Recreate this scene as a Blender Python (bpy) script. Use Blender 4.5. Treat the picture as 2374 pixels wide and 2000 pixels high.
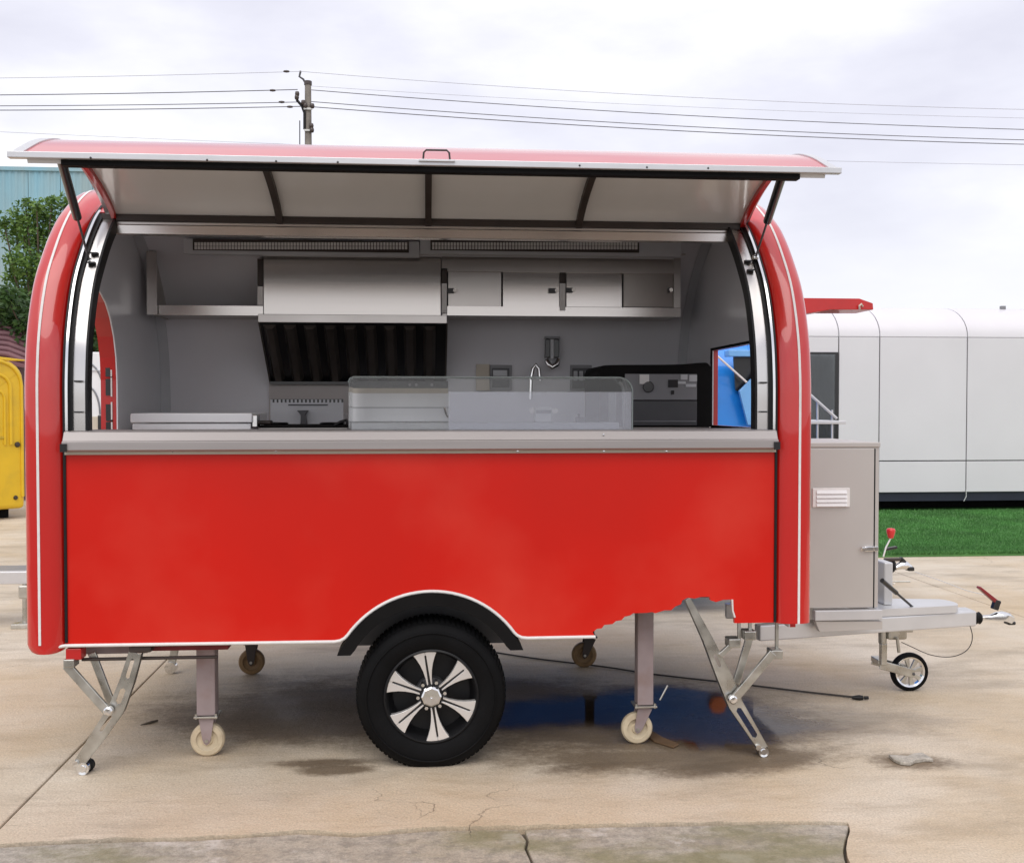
import bpy, bmesh, math, random
from mathutils import Vector as V, Matrix
from mathutils.geometry import tessellate_polygon
R = math.radians
random.seed(7)
for o in list(bpy.data.objects): bpy.data.objects.remove(o)
S = bpy.context.scene
C = S.collection

# ------------------------------------------------------------------ camera
PW, PH, FPX = 2374, 2000, 2400.0
CAM = V((0, -3.95, 1.384)); YAW, PITCH = R(4.8), R(1.43)
cam = bpy.data.cameras.new('camera'); co = bpy.data.objects.new('camera', cam); C.objects.link(co)
co.location = CAM; co.rotation_euler = (R(90) - PITCH, 0, -YAW)
cam.sensor_width = 36; cam.lens = 36 * FPX / PW; cam.clip_end = 2000; cam.clip_start = .05
S.camera = co
FW = V((math.sin(YAW)*math.cos(PITCH), math.cos(YAW)*math.cos(PITCH), -math.sin(PITCH)))
RT = V((math.cos(YAW), -math.sin(YAW), 0)); UP = RT.cross(FW)
def ray(px, py): return FW + RT*((px-PW/2)/FPX) - UP*((py-PH/2)/FPX)
def P(px, py, Y): d = ray(px, py); return CAM + d*((Y-CAM.y)/d.y)
def PX(px, py, X): d = ray(px, py); return CAM + d*((X-CAM.x)/d.x)
def G(px, py, Z=0.0): d = ray(px, py); return CAM + d*((Z-CAM.z)/d.z)

# ------------------------------------------------------------------ world, sun, exposure
SUN_EL, SUN_AZ = R(57), R(196)      # azimuth clockwise from +Y
w = bpy.data.worlds.new('World'); S.world = w; w.use_nodes = True
nt = w.node_tree; N = nt.nodes; L = nt.links; N.clear()
wo = N.new('ShaderNodeOutputWorld'); bg = N.new('ShaderNodeBackground')
sky = N.new('ShaderNodeTexSky'); sky.sky_type = 'NISHITA'; sky.sun_disc = False
sky.sun_elevation = SUN_EL; sky.sun_rotation = SUN_AZ
tc = N.new('ShaderNodeTexCoord'); mp = N.new('ShaderNodeMapping'); mp.inputs['Scale'].default_value = (1.6, 1.6, 4.5)
mp.inputs['Location'].default_value = (.35, .1, .2)
n1 = N.new('ShaderNodeTexNoise'); n1.inputs['Scale'].default_value = 1.5; n1.inputs['Detail'].default_value = 6; n1.inputs['Roughness'].default_value = .52
cr = N.new('ShaderNodeValToRGB')
cr.color_ramp.elements[0].position = .36; cr.color_ramp.elements[0].color = (.66, .655, .745, 1)
cr.color_ramp.elements[1].position = .62; cr.color_ramp.elements[1].color = (.93, .925, .95, 1)
e = cr.color_ramp.elements.new(.48); e.color = (.755, .75, .83, 1)
sc = N.new('ShaderNodeVectorMath'); sc.operation = 'SCALE'; sc.inputs['Scale'].default_value = .10
mx = N.new('ShaderNodeMix'); mx.data_type = 'RGBA'; mx.inputs['Factor'].default_value = .90
L.new(tc.outputs['Generated'], mp.inputs['Vector']); L.new(mp.outputs[0], n1.inputs['Vector']); L.new(n1.outputs['Fac'], cr.inputs['Fac'])
sx_ = N.new('ShaderNodeSeparateXYZ'); L.new(tc.outputs['Generated'], sx_.inputs[0])
hr = N.new('ShaderNodeMapRange'); hr.interpolation_type = 'SMOOTHSTEP'
for i_, v_ in enumerate((.0, .26, .75, 0.)): hr.inputs[i_+1].default_value = v_
L.new(sx_.outputs['Z'], hr.inputs[0])
hm = N.new('ShaderNodeMix'); hm.data_type = 'RGBA'; hm.inputs['B'].default_value = (.88, .875, .90, 1)
L.new(hr.outputs[0], hm.inputs['Factor']); L.new(cr.outputs[0], hm.inputs['A'])
L.new(sky.outputs[0], sc.inputs[0]); L.new(sc.outputs[0], mx.inputs['A']); L.new(hm.outputs['Result'], mx.inputs['B'])
L.new(mx.outputs['Result'], bg.inputs['Color']); bg.inputs['Strength'].default_value = 1.0; L.new(bg.outputs[0], wo.inputs[0])
sl = bpy.data.lights.new('sun', 'SUN'); sl.energy = 1.5; sl.angle = R(60); sl.color = (1, .96, .9)
so = bpy.data.objects.new('sun', sl); C.objects.link(so)
sd = V((math.sin(SUN_AZ)*math.cos(SUN_EL), math.cos(SUN_AZ)*math.cos(SUN_EL), math.sin(SUN_EL)))
so.rotation_euler = sd.to_track_quat('Z', 'Y').to_euler(); so.location = sd*30
vs = S.view_settings; vs.view_transform = 'Standard'; vs.look = 'None'; vs.gamma = 1; vs.exposure = 0.34; vs.use_curve_mapping = False
S.render.engine = 'CYCLES'
S.cycles.max_bounces = 10; S.cycles.diffuse_bounces = 5; S.cycles.transparent_max_bounces = 12

# ------------------------------------------------------------------ materials
M = {}
def mat(name, col, rough=.5, metal=0, coat=0, noise=0, nscale=8, bump=0, bscale=60, stretch=(1,1,1), spec=.5, rvar=0, dirt_or_gloss=None):
    m = bpy.data.materials.new(name); m.use_nodes = True; M[name] = m
    t = m.node_tree; b = t.nodes['Principled BSDF']
    b.inputs['Base Color'].default_value = (*col, 1); b.inputs['Roughness'].default_value = rough; b.inputs['Metallic'].default_value = metal
    b.inputs['Coat Weight'].default_value = coat; b.inputs['Coat Roughness'].default_value = .06; b.inputs['Specular IOR Level'].default_value = spec
    c = t.nodes.new('ShaderNodeTexCoord'); g = t.nodes.new('ShaderNodeMapping'); g.inputs['Scale'].default_value = stretch
    t.links.new(c.outputs['Object'], g.inputs[0])
    if noise or rvar:
        n = t.nodes.new('ShaderNodeTexNoise'); n.inputs['Scale'].default_value = nscale; n.inputs['Detail'].default_value = 5
        t.links.new(g.outputs[0], n.inputs['Vector'])
        if noise:
            r = t.nodes.new('ShaderNodeMapRange'); r.inputs[1].default_value = .3; r.inputs[2].default_value = .7
            r.inputs[3].default_value = 1-noise; r.inputs[4].default_value = 1+noise
            h = t.nodes.new('ShaderNodeHueSaturation'); h.inputs['Color'].default_value = (*col, 1)
            t.links.new(n.outputs['Fac'], r.inputs[0]); t.links.new(r.outputs[0], h.inputs['Value'])
            src = h.outputs[0]
            if dirt_or_gloss:
                n2 = t.nodes.new('ShaderNodeTexNoise'); n2.inputs['Scale'].default_value = dirt_or_gloss[1]; n2.inputs['Detail'].default_value = 8
                g2 = t.nodes.new('ShaderNodeMapping'); g2.inputs['Scale'].default_value = dirt_or_gloss[3] if len(dirt_or_gloss) > 3 else (1,1,1)
                t.links.new(c.outputs['Object'], g2.inputs[0]); t.links.new(g2.outputs[0], n2.inputs['Vector'])
                r2 = t.nodes.new('ShaderNodeMapRange'); r2.inputs[1].default_value = .52; r2.inputs[2].default_value = .72; r2.inputs[4].default_value = dirt_or_gloss[2]
                q = t.nodes.new('ShaderNodeMix'); q.data_type = 'RGBA'; q.inputs['B'].default_value = (*dirt_or_gloss[0], 1)
                t.links.new(n2.outputs['Fac'], r2.inputs[0]); t.links.new(r2.outputs[0], q.inputs['Factor']); t.links.new(src, q.inputs['A']); src = q.outputs['Result']
            t.links.new(src, b.inputs['Base Color'])
        if rvar:
            r = t.nodes.new('ShaderNodeMapRange'); r.inputs[1].default_value = .3; r.inputs[2].default_value = .7
            r.inputs[3].default_value = max(.02, rough-rvar); r.inputs[4].default_value = rough+rvar
            t.links.new(n.outputs['Fac'], r.inputs[0]); t.links.new(r.outputs[0], b.inputs['Roughness'])
    if bump:
        n = t.nodes.new('ShaderNodeTexNoise'); n.inputs['Scale'].default_value = bscale; n.inputs['Detail'].default_value = 4
        t.links.new(g.outputs[0], n.inputs['Vector'])
        bp = t.nodes.new('ShaderNodeBump'); bp.inputs['Strength'].default_value = bump; bp.inputs['Distance'].default_value = .01
        t.links.new(n.outputs['Fac'], bp.inputs['Height']); t.links.new(bp.outputs[0], b.inputs['Normal'])
    return m
mat('red', (.63, .010, .003), .30, coat=.35, noise=.05, nscale=1.7, bump=.22, bscale=1.6, dirt_or_gloss=((.72,.055,.032), 1.5, .55), spec=.3)  # pale blotches paint soft reflections into the red
mat('red_gelcoat', (.56, .008, .005), .3, coat=1, noise=.04, nscale=1.7)
M['red_gelcoat'].node_tree.nodes['Principled BSDF'].inputs['Coat IOR'].default_value = 1.52
M['red_gelcoat'].node_tree.nodes['Principled BSDF'].inputs['Coat Roughness'].default_value = .04
mat('red_trim', (.50, .012, .010), .35, coat=.4, noise=.06)
mat('red_primer', (.20, .015, .018), .6, noise=.2)
mat('white_trim', (.78, .76, .74), .45, noise=.05, nscale=30)
mat('lining', (.74, .74, .77), .32, noise=.03, nscale=3, coat=.15)
mat('awning_lining', (.82, .805, .79), .22, noise=.04, nscale=2, coat=.6)
mat('steel', (.60, .56, .525), .2, metal=1, noise=.015, nscale=9, stretch=(.2, 20, 60), rvar=.03)
mat('steel_soft', (.56, .525, .495), .32, metal=1, noise=.03, nscale=3, rvar=.04)
mat('steel_jamb', (.66, .64, .62), .3, metal=1, noise=.03, nscale=3, rvar=.05)
mat('counter', (.40, .37, .36), .5, metal=.45, noise=.04, nscale=4, stretch=(.4, 8, 8), rvar=.04)
mat('box_paint', (.55, .52, .49), .38, metal=.35, noise=.04, nscale=3)
for k_ in ('steel', 'steel_soft', 'steel_jamb'):
    b_ = M[k_].node_tree.nodes['Principled BSDF']; b_.inputs['Anisotropic'].default_value = .75
mat('chrome', (.8, .8, .8), .12, metal=1)
mat('galv', (.50, .49, .45), .33, metal=.9, noise=.22, nscale=14, rvar=.12)
mat('silver', (.64, .64, .65), .34, metal=.45, noise=.05, nscale=6)
mat('post_paint', (.32, .255, .255), .5, noise=.10, nscale=10, dirt_or_gloss=((.22,.11,.07), 9, .4))
mat('rubber', (.007, .007, .008), .5, spec=.35, noise=.2, nscale=20)
mat('tyre', (.0035, .0035, .004), .7, spec=.15, noise=.3, nscale=9, bump=.15, bscale=40)
mat('black', (.010, .010, .011), .28, coat=.3)
mat('black_matt', (.008, .0075, .0075), .7, noise=.2, spec=.12)
mat('dark_brown', (.045, .032, .027), .5, noise=.2)
mat('dark_filter', (.17, .15, .135), .28, metal=.8, noise=.2, nscale=4)
mat('dark_grey', (.07, .07, .075), .4, noise=.08)
mat('mid_grey', (.22, .22, .23), .35, noise=.05)
mat('light_grey', (.55, .56, .58), .4, noise=.04)
mat('caster_cream', (.62, .52, .36), .6, noise=.1, nscale=20, dirt_or_gloss=((.3,.2,.12), 14, .5))
mat('caster_brown', (.20, .12, .05), .6, noise=.2, nscale=20)
mat('spoke', (.80, .78, .76), .3, metal=.6, noise=.04)
mat('beige', (.55, .49, .40), .45, noise=.04)
mat('splash', (.50, .46, .44), .4, noise=.04)
mat('blue', (.012, .25, .80), .3, coat=.4, noise=.05)
mat('blue_muted', (.03, .14, .42), .35, coat=.2, noise=.15, nscale=2)
mat('blue_light', (.16, .42, .80), .3, coat=.4, noise=.05)
mat('orange', (.7, .16, .03), .4, noise=.05)
mat('white_panel', (.70, .68, .705), .34, noise=.025, nscale=1.5, coat=.1)
mat('white_gloss', (.78, .78, .78), .3, coat=.3, noise=.03)
mat('navy', (.015, .018, .035), .5, noise=.1)
mat('curtain', (.09, .105, .12), .8, noise=.15, nscale=4)
mat('yellow', (.72, .46, .012), .42, coat=.2, noise=.06, nscale=3, dirt_or_gloss=((.45,.30,.03), 4, .4))
mat('yellow_dark', (.50, .33, .02), .5, noise=.08)
mat('blue_sheet', (.22, .44, .54), .6, noise=.08, nscale=.6, dirt_or_gloss=((.40,.33,.22), .55, .5, (1.2,1.2,.15)))
mat('maroon', (.16, .07, .08), .6, noise=.15, nscale=3)
mat('bark', (.09, .065, .045), .9, noise=.3, nscale=6, bump=.6, bscale=20)
mat('pole', (.22, .20, .175), .9, noise=.2, nscale=4, bump=.3)
mat('wire', (.15, .15, .17), .6)
mat('wire_faint', (.42, .42, .46), .6)
mat('porcelain', (.06, .045, .04), .3)
mat('wood', (.13, .075, .035), .8, noise=.2)
mat('cable', (.05, .045, .04), .7, noise=.1)
mat('dark_red', (.22, .008, .012), .35, coat=.3)
mat('knob_red', (.62, .02, .02), .3, coat=.4)
mat('blue_decal', (.08, .28, .62), .4, noise=.3, nscale=6)
mat('debris', (.10, .08, .06), .9, noise=.3)
mat('earth', (.12, .10, .08), .95, noise=.3, nscale=3)
mat('box_white', (.86, .86, .87), .4, noise=.03)

def glassmat(name, tint, alpha, rough=.02, white=None):
    m = bpy.data.materials.new(name); m.use_nodes = True; M[name] = m
    t = m.node_tree; t.nodes.clear(); o = t.nodes.new('ShaderNodeOutputMaterial')
    tr = t.nodes.new('ShaderNodeBsdfTransparent'); tr.inputs[0].default_value = (*tint, 1)
    gl = t.nodes.new('ShaderNodeBsdfGlossy'); gl.inputs['Roughness'].default_value = rough
    fr = t.nodes.new('ShaderNodeFresnel'); fr.inputs[0].default_value = 1.5
    a = t.nodes.new('ShaderNodeMixShader')
    t.links.new(fr.outputs[0], a.inputs[0]); t.links.new(tr.outputs[0], a.inputs[1]); t.links.new(gl.outputs[0], a.inputs[2]); last = a
    if white:
        d = t.nodes.new('ShaderNodeBsdfDiffuse'); d.inputs[0].default_value = (*white, 1)
        b = t.nodes.new('ShaderNodeMixShader'); b.inputs[0].default_value = alpha
        t.links.new(a.outputs[0], b.inputs[1]); t.links.new(d.outputs[0], b.inputs[2]); last = b
    t.links.new(last.outputs[0], o.inputs[0]); return m
glassmat('glass', (.985, .99, .99), 0)
glassmat('reflection_veil', (.97, .98, 1), .19, .15, (.86, .87, .95))  # milky diffuse mix imitates a pale reflection on glass
glassmat('edge_glass', (.55, .62, .6), .4, .05, (.5, .56, .55))

def leafmat(name, c1, c2):
    m = bpy.data.materials.new(name); m.use_nodes = True; M[name] = m
    t = m.node_tree; b = t.nodes['Principled BSDF']; b.inputs['Roughness'].default_value = .55
    gi = t.nodes.new('ShaderNodeNewGeometry'); r = t.nodes.new('ShaderNodeValToRGB')
    r.color_ramp.elements[0].color = (*c1, 1); r.color_ramp.elements[1].color = (*c2, 1)
    t.links.new(gi.outputs['Random Per Island'], r.inputs[0]); t.links.new(r.outputs[0], b.inputs['Base Color'])
    b.inputs['Subsurface Weight'].default_value = 0
    tl = t.nodes.new('ShaderNodeBsdfTranslucent'); t.links.new(r.outputs[0], tl.inputs[0])
    ms = t.nodes.new('ShaderNodeMixShader'); ms.inputs[0].default_value = .25
    o = t.nodes['Material Output']; t.links.new(b.outputs[0], ms.inputs[1]); t.links.new(tl.outputs[0], ms.inputs[2]); t.links.new(ms.outputs[0], o.inputs[0])
leafmat('leaf', (.04, .10, .018), (.17, .29, .055))
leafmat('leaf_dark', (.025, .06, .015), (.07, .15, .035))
leafmat('turf', (.05, .17, .035), (.13, .33, .09))

t_ = M['turf'].node_tree; b_ = t_.nodes['Principled BSDF']; ge_ = t_.nodes.new('ShaderNodeNewGeometry'); nz0 = t_.nodes.new('ShaderNodeTexNoise'); nz0.inputs['Scale'].default_value = 1.6; nz0.inputs['Detail'].default_value = 6
hv_ = t_.nodes.new('ShaderNodeHueSaturation'); mr_ = t_.nodes.new('ShaderNodeMapRange')
for i_, v_ in enumerate((.3, .7, .72, 1.3)): mr_.inputs[i_+1].default_value = v_
t_.links.new(ge_.outputs['Position'], nz0.inputs['Vector']); t_.links.new(nz0.outputs['Fac'], mr_.inputs[0]); t_.links.new(mr_.outputs[0], hv_.inputs['Value'])
src_ = b_.inputs['Base Color'].links[0].from_socket; t_.links.new(src_, hv_.inputs['Color']); t_.links.new(hv_.outputs[0], b_.inputs['Base Color'])

# concrete: warm cement with stains, grain, hairline cracks and a damp zone round the puddle, with shade painted in under the trailer
def concrete(name, base, alt, damp_shade=True, moss=0, crack=.35):
    m = bpy.data.materials.new(name); m.use_nodes = True; M[name] = m
    t = m.node_tree; nn = t.nodes; l = t.links; b = nn['Principled BSDF']
    geo = nn.new('ShaderNodeNewGeometry'); pos = geo.outputs['Position']
    def mapp(s):
        g = nn.new('ShaderNodeMapping'); g.inputs['Scale'].default_value = s; l.new(pos, g.inputs[0]); return g.outputs[0]
    def noise(sc, det=6, rough=.55, s=(1,1,1)):
        n = nn.new('ShaderNodeTexNoise'); n.inputs['Scale'].default_value = sc; n.inputs['Detail'].default_value = det; n.inputs['Roughness'].default_value = rough
        l.new(mapp(s), n.inputs['Vector']); return n.outputs['Fac']
    def rng(x, a, c, lo=0, hi=1):
        r = nn.new('ShaderNodeMapRange'); r.interpolation_type = 'SMOOTHSTEP'
        for i, v in enumerate((a, c, lo, hi)): r.inputs[i+1].default_value = v
        l.new(x, r.inputs[0]); return r.outputs[0]
    def mix(f, a, bb, mode='MIX'):
        q = nn.new('ShaderNodeMix'); q.data_type = 'RGBA'; q.blend_type = mode
        for k, v in (('Factor', f), ('A', a), ('B', bb)):
            if isinstance(v, tuple): q.inputs[k].default_value = (*v, 1)
            elif isinstance(v, float): q.inputs[k].default_value = v
            else: l.new(v, q.inputs[k])
        return q.outputs['Result']
    def mth(op, a, bb):
        q = nn.new('ShaderNodeMath'); q.operation = op
        for i, v in enumerate((a, bb)):
            if isinstance(v, (int, float)): q.inputs[i].default_value = v
            else: l.new(v, q.inputs[i])
        return q.outputs[0]
    c = mix(rng(noise(.9, 7, .6), .36, .64), base, alt)
    c = mix(rng(noise(2.3, 8, .65, (.55, 1.5, 1)), .47, .70, 0, .75), c, tuple(x*.60 for x in base))      # smears of dirt
    c = mix(rng(noise(6, 6, .6, (.5, 1.7, 1)), .56, .74, 0, .35), c, tuple(min(1, x*1.28) for x in alt))   # pale scuffs
    c = mix(rng(noise(5.5, 9, .7, (.35, 2.2, 1)), .50, .72, 0, .50), c, tuple(x*.66 for x in base))
    c = mix(rng(noise(.55, 5, .6), .42, .66, 0, .6), c, (base[0]*.98, base[1]*.86, base[2]*.66))              # ochre silt
    c = mix(rng(noise(130, 3, .7), .3, .75, 0, .55), c, tuple(x*.45 for x in base))
    c = mix(rng(noise(70, 4, .8), .62, .70, 0, .5), c, tuple(min(1, x*1.3) for x in alt))                          # grain
    c = mix(rng(noise(34, 5, .75), .60, .70, 0, .55), c, tuple(x*.45 for x in base))                       # pits
    c = mix(rng(noise(16, 5, .7, (.3, 1.6, 1)), .60, .68, 0, .40), c, tuple(x*.55 for x in base))             # scuffs
    if moss:
        c = mix(rng(noise(22, 7, .75), .42, .66, 0, .65), c, tuple(x*.45 for x in base))
        c = mix(rng(noise(4, 7, .7), .56, .66, 0, .6), c, (.62, .58, .53))
        c = mix(rng(noise(1.5, 7, .6, (.8, 2, 1)), .46, .62, 0, moss), c, (.17, .16, .055))
    # hairline cracks
    vo = nn.new('ShaderNodeTexVoronoi'); vo.feature = 'DISTANCE_TO_EDGE'; vo.inputs['Scale'].default_value = .8
    wv = nn.new('ShaderNodeTexNoise'); wv.inputs['Scale'].default_value = 2.2; wv.inputs['Detail'].default_value = 8; l.new(pos, wv.inputs['Vector'])
    va = nn.new('ShaderNodeVectorMath'); va.operation = 'MULTIPLY_ADD'; l.new(wv.outputs['Color'], va.inputs[0]); va.inputs[1].default_value = (.7, .7, .7); l.new(pos, va.inputs[2])
    l.new(va.outputs[0], vo.inputs['Vector'])
    ck = mth('MULTIPLY', rng(vo.outputs['Distance'], .0006, .0030, 1, 0), rng(noise(1.1, 4), .54, .66))
    c = mix(mth('MULTIPLY', ck, crack*1.8), c, (.06, .05, .04))
    rough = rng(noise(3, 5), .3, .7, .62, .9)
    if damp_shade:
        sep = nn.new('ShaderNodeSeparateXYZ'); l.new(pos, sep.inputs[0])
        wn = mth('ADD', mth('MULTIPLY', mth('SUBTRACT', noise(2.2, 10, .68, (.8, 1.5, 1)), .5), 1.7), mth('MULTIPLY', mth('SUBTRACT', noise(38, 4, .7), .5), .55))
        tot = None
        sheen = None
        for (cx, cy, rx, ry) in ((.95, .45, .95, .52), (1.55, .40, .75, .30), (.25, .80, 1.15, .50), (-.35, .80, .95, .55), (-.40, .08, .24, .06), (1.0, .0, .72, .20), (1.05, .02, .62, .15), (G(2112,1765).x, G(2112,1765).y, .20, .10), (G(780,1782).x, G(780,1782).y, .16, .07)):  # ellipses under the trailer darken wet ground and paint in its shadow
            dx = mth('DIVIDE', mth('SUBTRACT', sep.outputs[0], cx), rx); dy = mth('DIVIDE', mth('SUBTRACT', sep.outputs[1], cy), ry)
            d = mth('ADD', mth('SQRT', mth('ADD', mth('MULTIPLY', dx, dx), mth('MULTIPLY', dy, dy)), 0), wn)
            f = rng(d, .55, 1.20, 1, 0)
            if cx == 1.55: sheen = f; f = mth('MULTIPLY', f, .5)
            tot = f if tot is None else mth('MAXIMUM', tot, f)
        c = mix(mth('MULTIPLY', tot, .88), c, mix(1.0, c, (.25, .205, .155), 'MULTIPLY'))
        rough = mth('SUBTRACT', rough, mth('MULTIPLY', tot, .14)); rough = mth('SUBTRACT', rough, mth('MULTIPLY', sheen, .36))
    l.new(c, b.inputs['Base Color']); l.new(rough, b.inputs['Roughness'])
    bp = nn.new('ShaderNodeBump'); bp.inputs['Strength'].default_value = .75; bp.inputs['Distance'].default_value = .006
    hh = mth('SUBTRACT', mth('ADD', noise(45, 6, .7), mth('MULTIPLY', noise(7, 6, .6), 1.2)), mth('MULTIPLY', ck, .6))
    l.new(hh, bp.inputs['Height']); l.new(bp.outputs[0], b.inputs['Normal'])
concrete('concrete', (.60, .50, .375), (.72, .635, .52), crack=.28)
concrete('concrete_old', (.44, .40, .34), (.58, .545, .49), damp_shade=False, moss=.62, crack=.5)

# puddle water: thin film, clear where shallow
m = bpy.data.materials.new('water'); m.use_nodes = True; M['water'] = m
t = m.node_tree; nn = t.nodes; l = t.links; nn.clear(); o_ = nn.new('ShaderNodeOutputMaterial')
tr = nn.new('ShaderNodeBsdfTransparent'); tr.inputs[0].default_value = (.62, .55, .46, 1)
gl = nn.new('ShaderNodeBsdfGlossy'); gl.inputs['Roughness'].default_value = .05
lw = nn.new('ShaderNodeFresnel'); lw.inputs[0].default_value = 1.33
mm = nn.new('ShaderNodeMath'); mm.operation = 'MULTIPLY_ADD'; mm.inputs[1].default_value = .85; mm.inputs[2].default_value = .02; mm.use_clamp = True; l.new(lw.outputs[0], mm.inputs[0])
a_ = nn.new('ShaderNodeMixShader'); l.new(mm.outputs[0], a_.inputs[0]); l.new(tr.outputs[0], a_.inputs[1]); l.new(gl.outputs[0], a_.inputs[2])
no_ = nn.new('ShaderNodeTexNoise'); no_.inputs['Scale'].default_value = 5; bp_ = nn.new('ShaderNodeBump'); bp_.inputs['Strength'].default_value = .04; bp_.inputs['Distance'].default_value = .01
l.new(no_.outputs['Fac'], bp_.inputs['Height']); l.new(bp_.outputs[0], gl.inputs['Normal'])
at_ = nn.new('ShaderNodeAttribute'); at_.attribute_name = 'depth'
nz_ = nn.new('ShaderNodeTexNoise'); nz_.inputs['Scale'].default_value = 7; nz_.inputs['Detail'].default_value = 8; nz_.inputs['Roughness'].default_value = .65
gg_ = nn.new('ShaderNodeNewGeometry'); l.new(gg_.outputs['Position'], nz_.inputs['Vector'])
m1_ = nn.new('ShaderNodeMath'); m1_.operation = 'MULTIPLY_ADD'; m1_.inputs[1].default_value = -.24; l.new(nz_.outputs['Fac'], m1_.inputs[0]); l.new(at_.outputs['Fac'], m1_.inputs[2])
r_ = nn.new('ShaderNodeMapRange'); r_.interpolation_type = 'SMOOTHSTEP'; r_.inputs[1].default_value = -.13; r_.inputs[2].default_value = .07; l.new(m1_.outputs[0], r_.inputs[0])
t2_ = nn.new('ShaderNodeBsdfTransparent'); f_ = nn.new('ShaderNodeMixShader'); l.new(r_.outputs[0], f_.inputs[0]); l.new(t2_.outputs[0], f_.inputs[1]); l.new(a_.outputs[0], f_.inputs[2])
l.new(f_.outputs[0], o_.inputs[0])

# ------------------------------------------------------------------ mesh builder
class MB:
    def __init__(s): s.v = []; s.f = []
    def add(s, vs, fs):
        n = len(s.v); s.v += [V(p) for p in vs]; s.f += [tuple(i+n for i in f) for f in fs]; return s
    def box(s, a, b):
        x0, x1 = sorted((a[0], b[0])); y0, y1 = sorted((a[1], b[1])); z0, z1 = sorted((a[2], b[2]))
        return s.add([(x0,y0,z0),(x1,y0,z0),(x1,y1,z0),(x0,y1,z0),(x0,y0,z1),(x1,y0,z1),(x1,y1,z1),(x0,y1,z1)],
                     [(0,3,2,1),(4,5,6,7),(0,1,5,4),(1,2,6,5),(2,3,7,6),(3,0,4,7)])
    def bar(s, p, q, w, h, up=(0,0,1), w2=None, h2=None):          # rectangular bar p -> q
        p, q = V(p), V(q); d = (q-p).normalized(); u = V(up); sx = d.cross(u)
        if sx.length < 1e-4: sx = d.cross(V((1,0,0)))
        sx.normalize(); u = sx.cross(d); w2 = w if w2 is None else w2; h2 = h if h2 is None else h2
        vs = [p-sx*w/2-u*h/2, p+sx*w/2-u*h/2, p+sx*w/2+u*h/2, p-sx*w/2+u*h/2, q-sx*w2/2-u*h2/2, q+sx*w2/2-u*h2/2, q+sx*w2/2+u*h2/2, q-sx*w2/2+u*h2/2]
        return s.add(vs, [(0,3,2,1),(4,5,6,7),(0,1,5,4),(1,2,6,5),(2,3,7,6),(3,0,4,7)])
    def tube(s, pts, r, n=10, caps=True):
        pts = [V(p) for p in pts]; rs = r if isinstance(r, (list, tuple)) else [r]*len(pts)
        d0 = (pts[1]-pts[0]).normalized(); a = d0.cross(V((0,0,1)))
        if a.length < 1e-3: a = d0.cross(V((1,0,0)))
        a.normalize(); rings = []; base = len(s.v)
        for i, p in enumerate(pts):
            d = (pts[min(i+1, len(pts)-1)] - pts[max(i-1, 0)]).normalized()
            a = (a - d*a.dot(d)).normalized(); b = d.cross(a)
            for k in range(n):
                t = 2*math.pi*k/n; s.v.append(p + (a*math.cos(t) + b*math.sin(t))*rs[i])
        for i in range(len(pts)-1):
            for k in range(n):
                k2 = (k+1) % n; s.f.append((base+i*n+k, base+i*n+k2, base+(i+1)*n+k2, base+(i+1)*n+k))
        if caps:
            s.f.append(tuple(base+k for k in reversed(range(n)))); e = base+(len(pts)-1)*n; s.f.append(tuple(e+k for k in range(n)))
        return s
    def cyl(s, p, q, r, r2=None, n=20): return s.tube([p, q], [r, r if r2 is None else r2], n)
    def lathe(s, prof, c, ax, n=48, closed=False):                  # prof: (radius, along-axis)
        c = V(c); ax = V(ax).normalized(); a = ax.cross(V((0,0,1)))
        if a.length < 1e-3: a = V((1,0,0))
        a.normalize(); b = ax.cross(a); base = len(s.v); m = len(prof)
        for k in range(n):
            t = 2*math.pi*k/n; d = a*math.cos(t)+b*math.sin(t)
            for (r, h) in prof: s.v.append(c + d*r + ax*h)
        for k in range(n):
            k2 = (k+1) % n
            for i in range(m if closed else m-1):
                j = (i+1) % m; s.f.append((base+k*m+i, base+k2*m+i, base+k2*m+j, base+k*m+j))
        return s
    def prism(s, outer, f0, f1, holes=()):                          # 2-D outline(s); f0/f1 map (u,v) to the two faces
        loops = [list(outer)] + [list(h) for h in holes]; allp = [p for lp in loops for p in lp]; n = len(allp)
        tris = tessellate_polygon([[V((p[0], p[1], 0)) for p in lp] for lp in loops])
        fs = [tuple(t_) for t_ in tris] + [tuple(i+n for i in reversed(t_)) for t_ in tris]; off = 0
        for lp in loops:
            k = len(lp)
            for i in range(k):
                j = (i+1) % k; fs.append((off+i, off+i+n, off+j+n, off+j))
            off += k
        return s.add([f0(*p) for p in allp] + [f1(*p) for p in allp], fs)
    def grid(s, rows):                                               # rows of equal length -> quads
        base = len(s.v); m = len(rows[0])
        for r_ in rows: s.v += [V(p) for p in r_]
        for i in range(len(rows)-1):
            for j in range(m-1): s.f.append((base+i*m+j, base+i*m+j+1, base+(i+1)*m+j+1, base+(i+1)*m+j))
        return s
    def sweep(s, secs, closed=True, caps=True):                      # list of sections, each a list of points
        base = len(s.v); m = len(secs[0])
        for r_ in secs: s.v += [V(p) for p in r_]
        for i in range(len(secs)-1):
            for j in range(m if closed else m-1):
                k = (j+1) % m; s.f.append((base+i*m+j, base+i*m+k, base+(i+1)*m+k, base+(i+1)*m+j))
        if caps and closed:
            s.f.append(tuple(base+j for j in range(m))); e_ = base+(len(secs)-1)*m; s.f.append(tuple(e_+j for j in reversed(range(m))))
        return s
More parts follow.
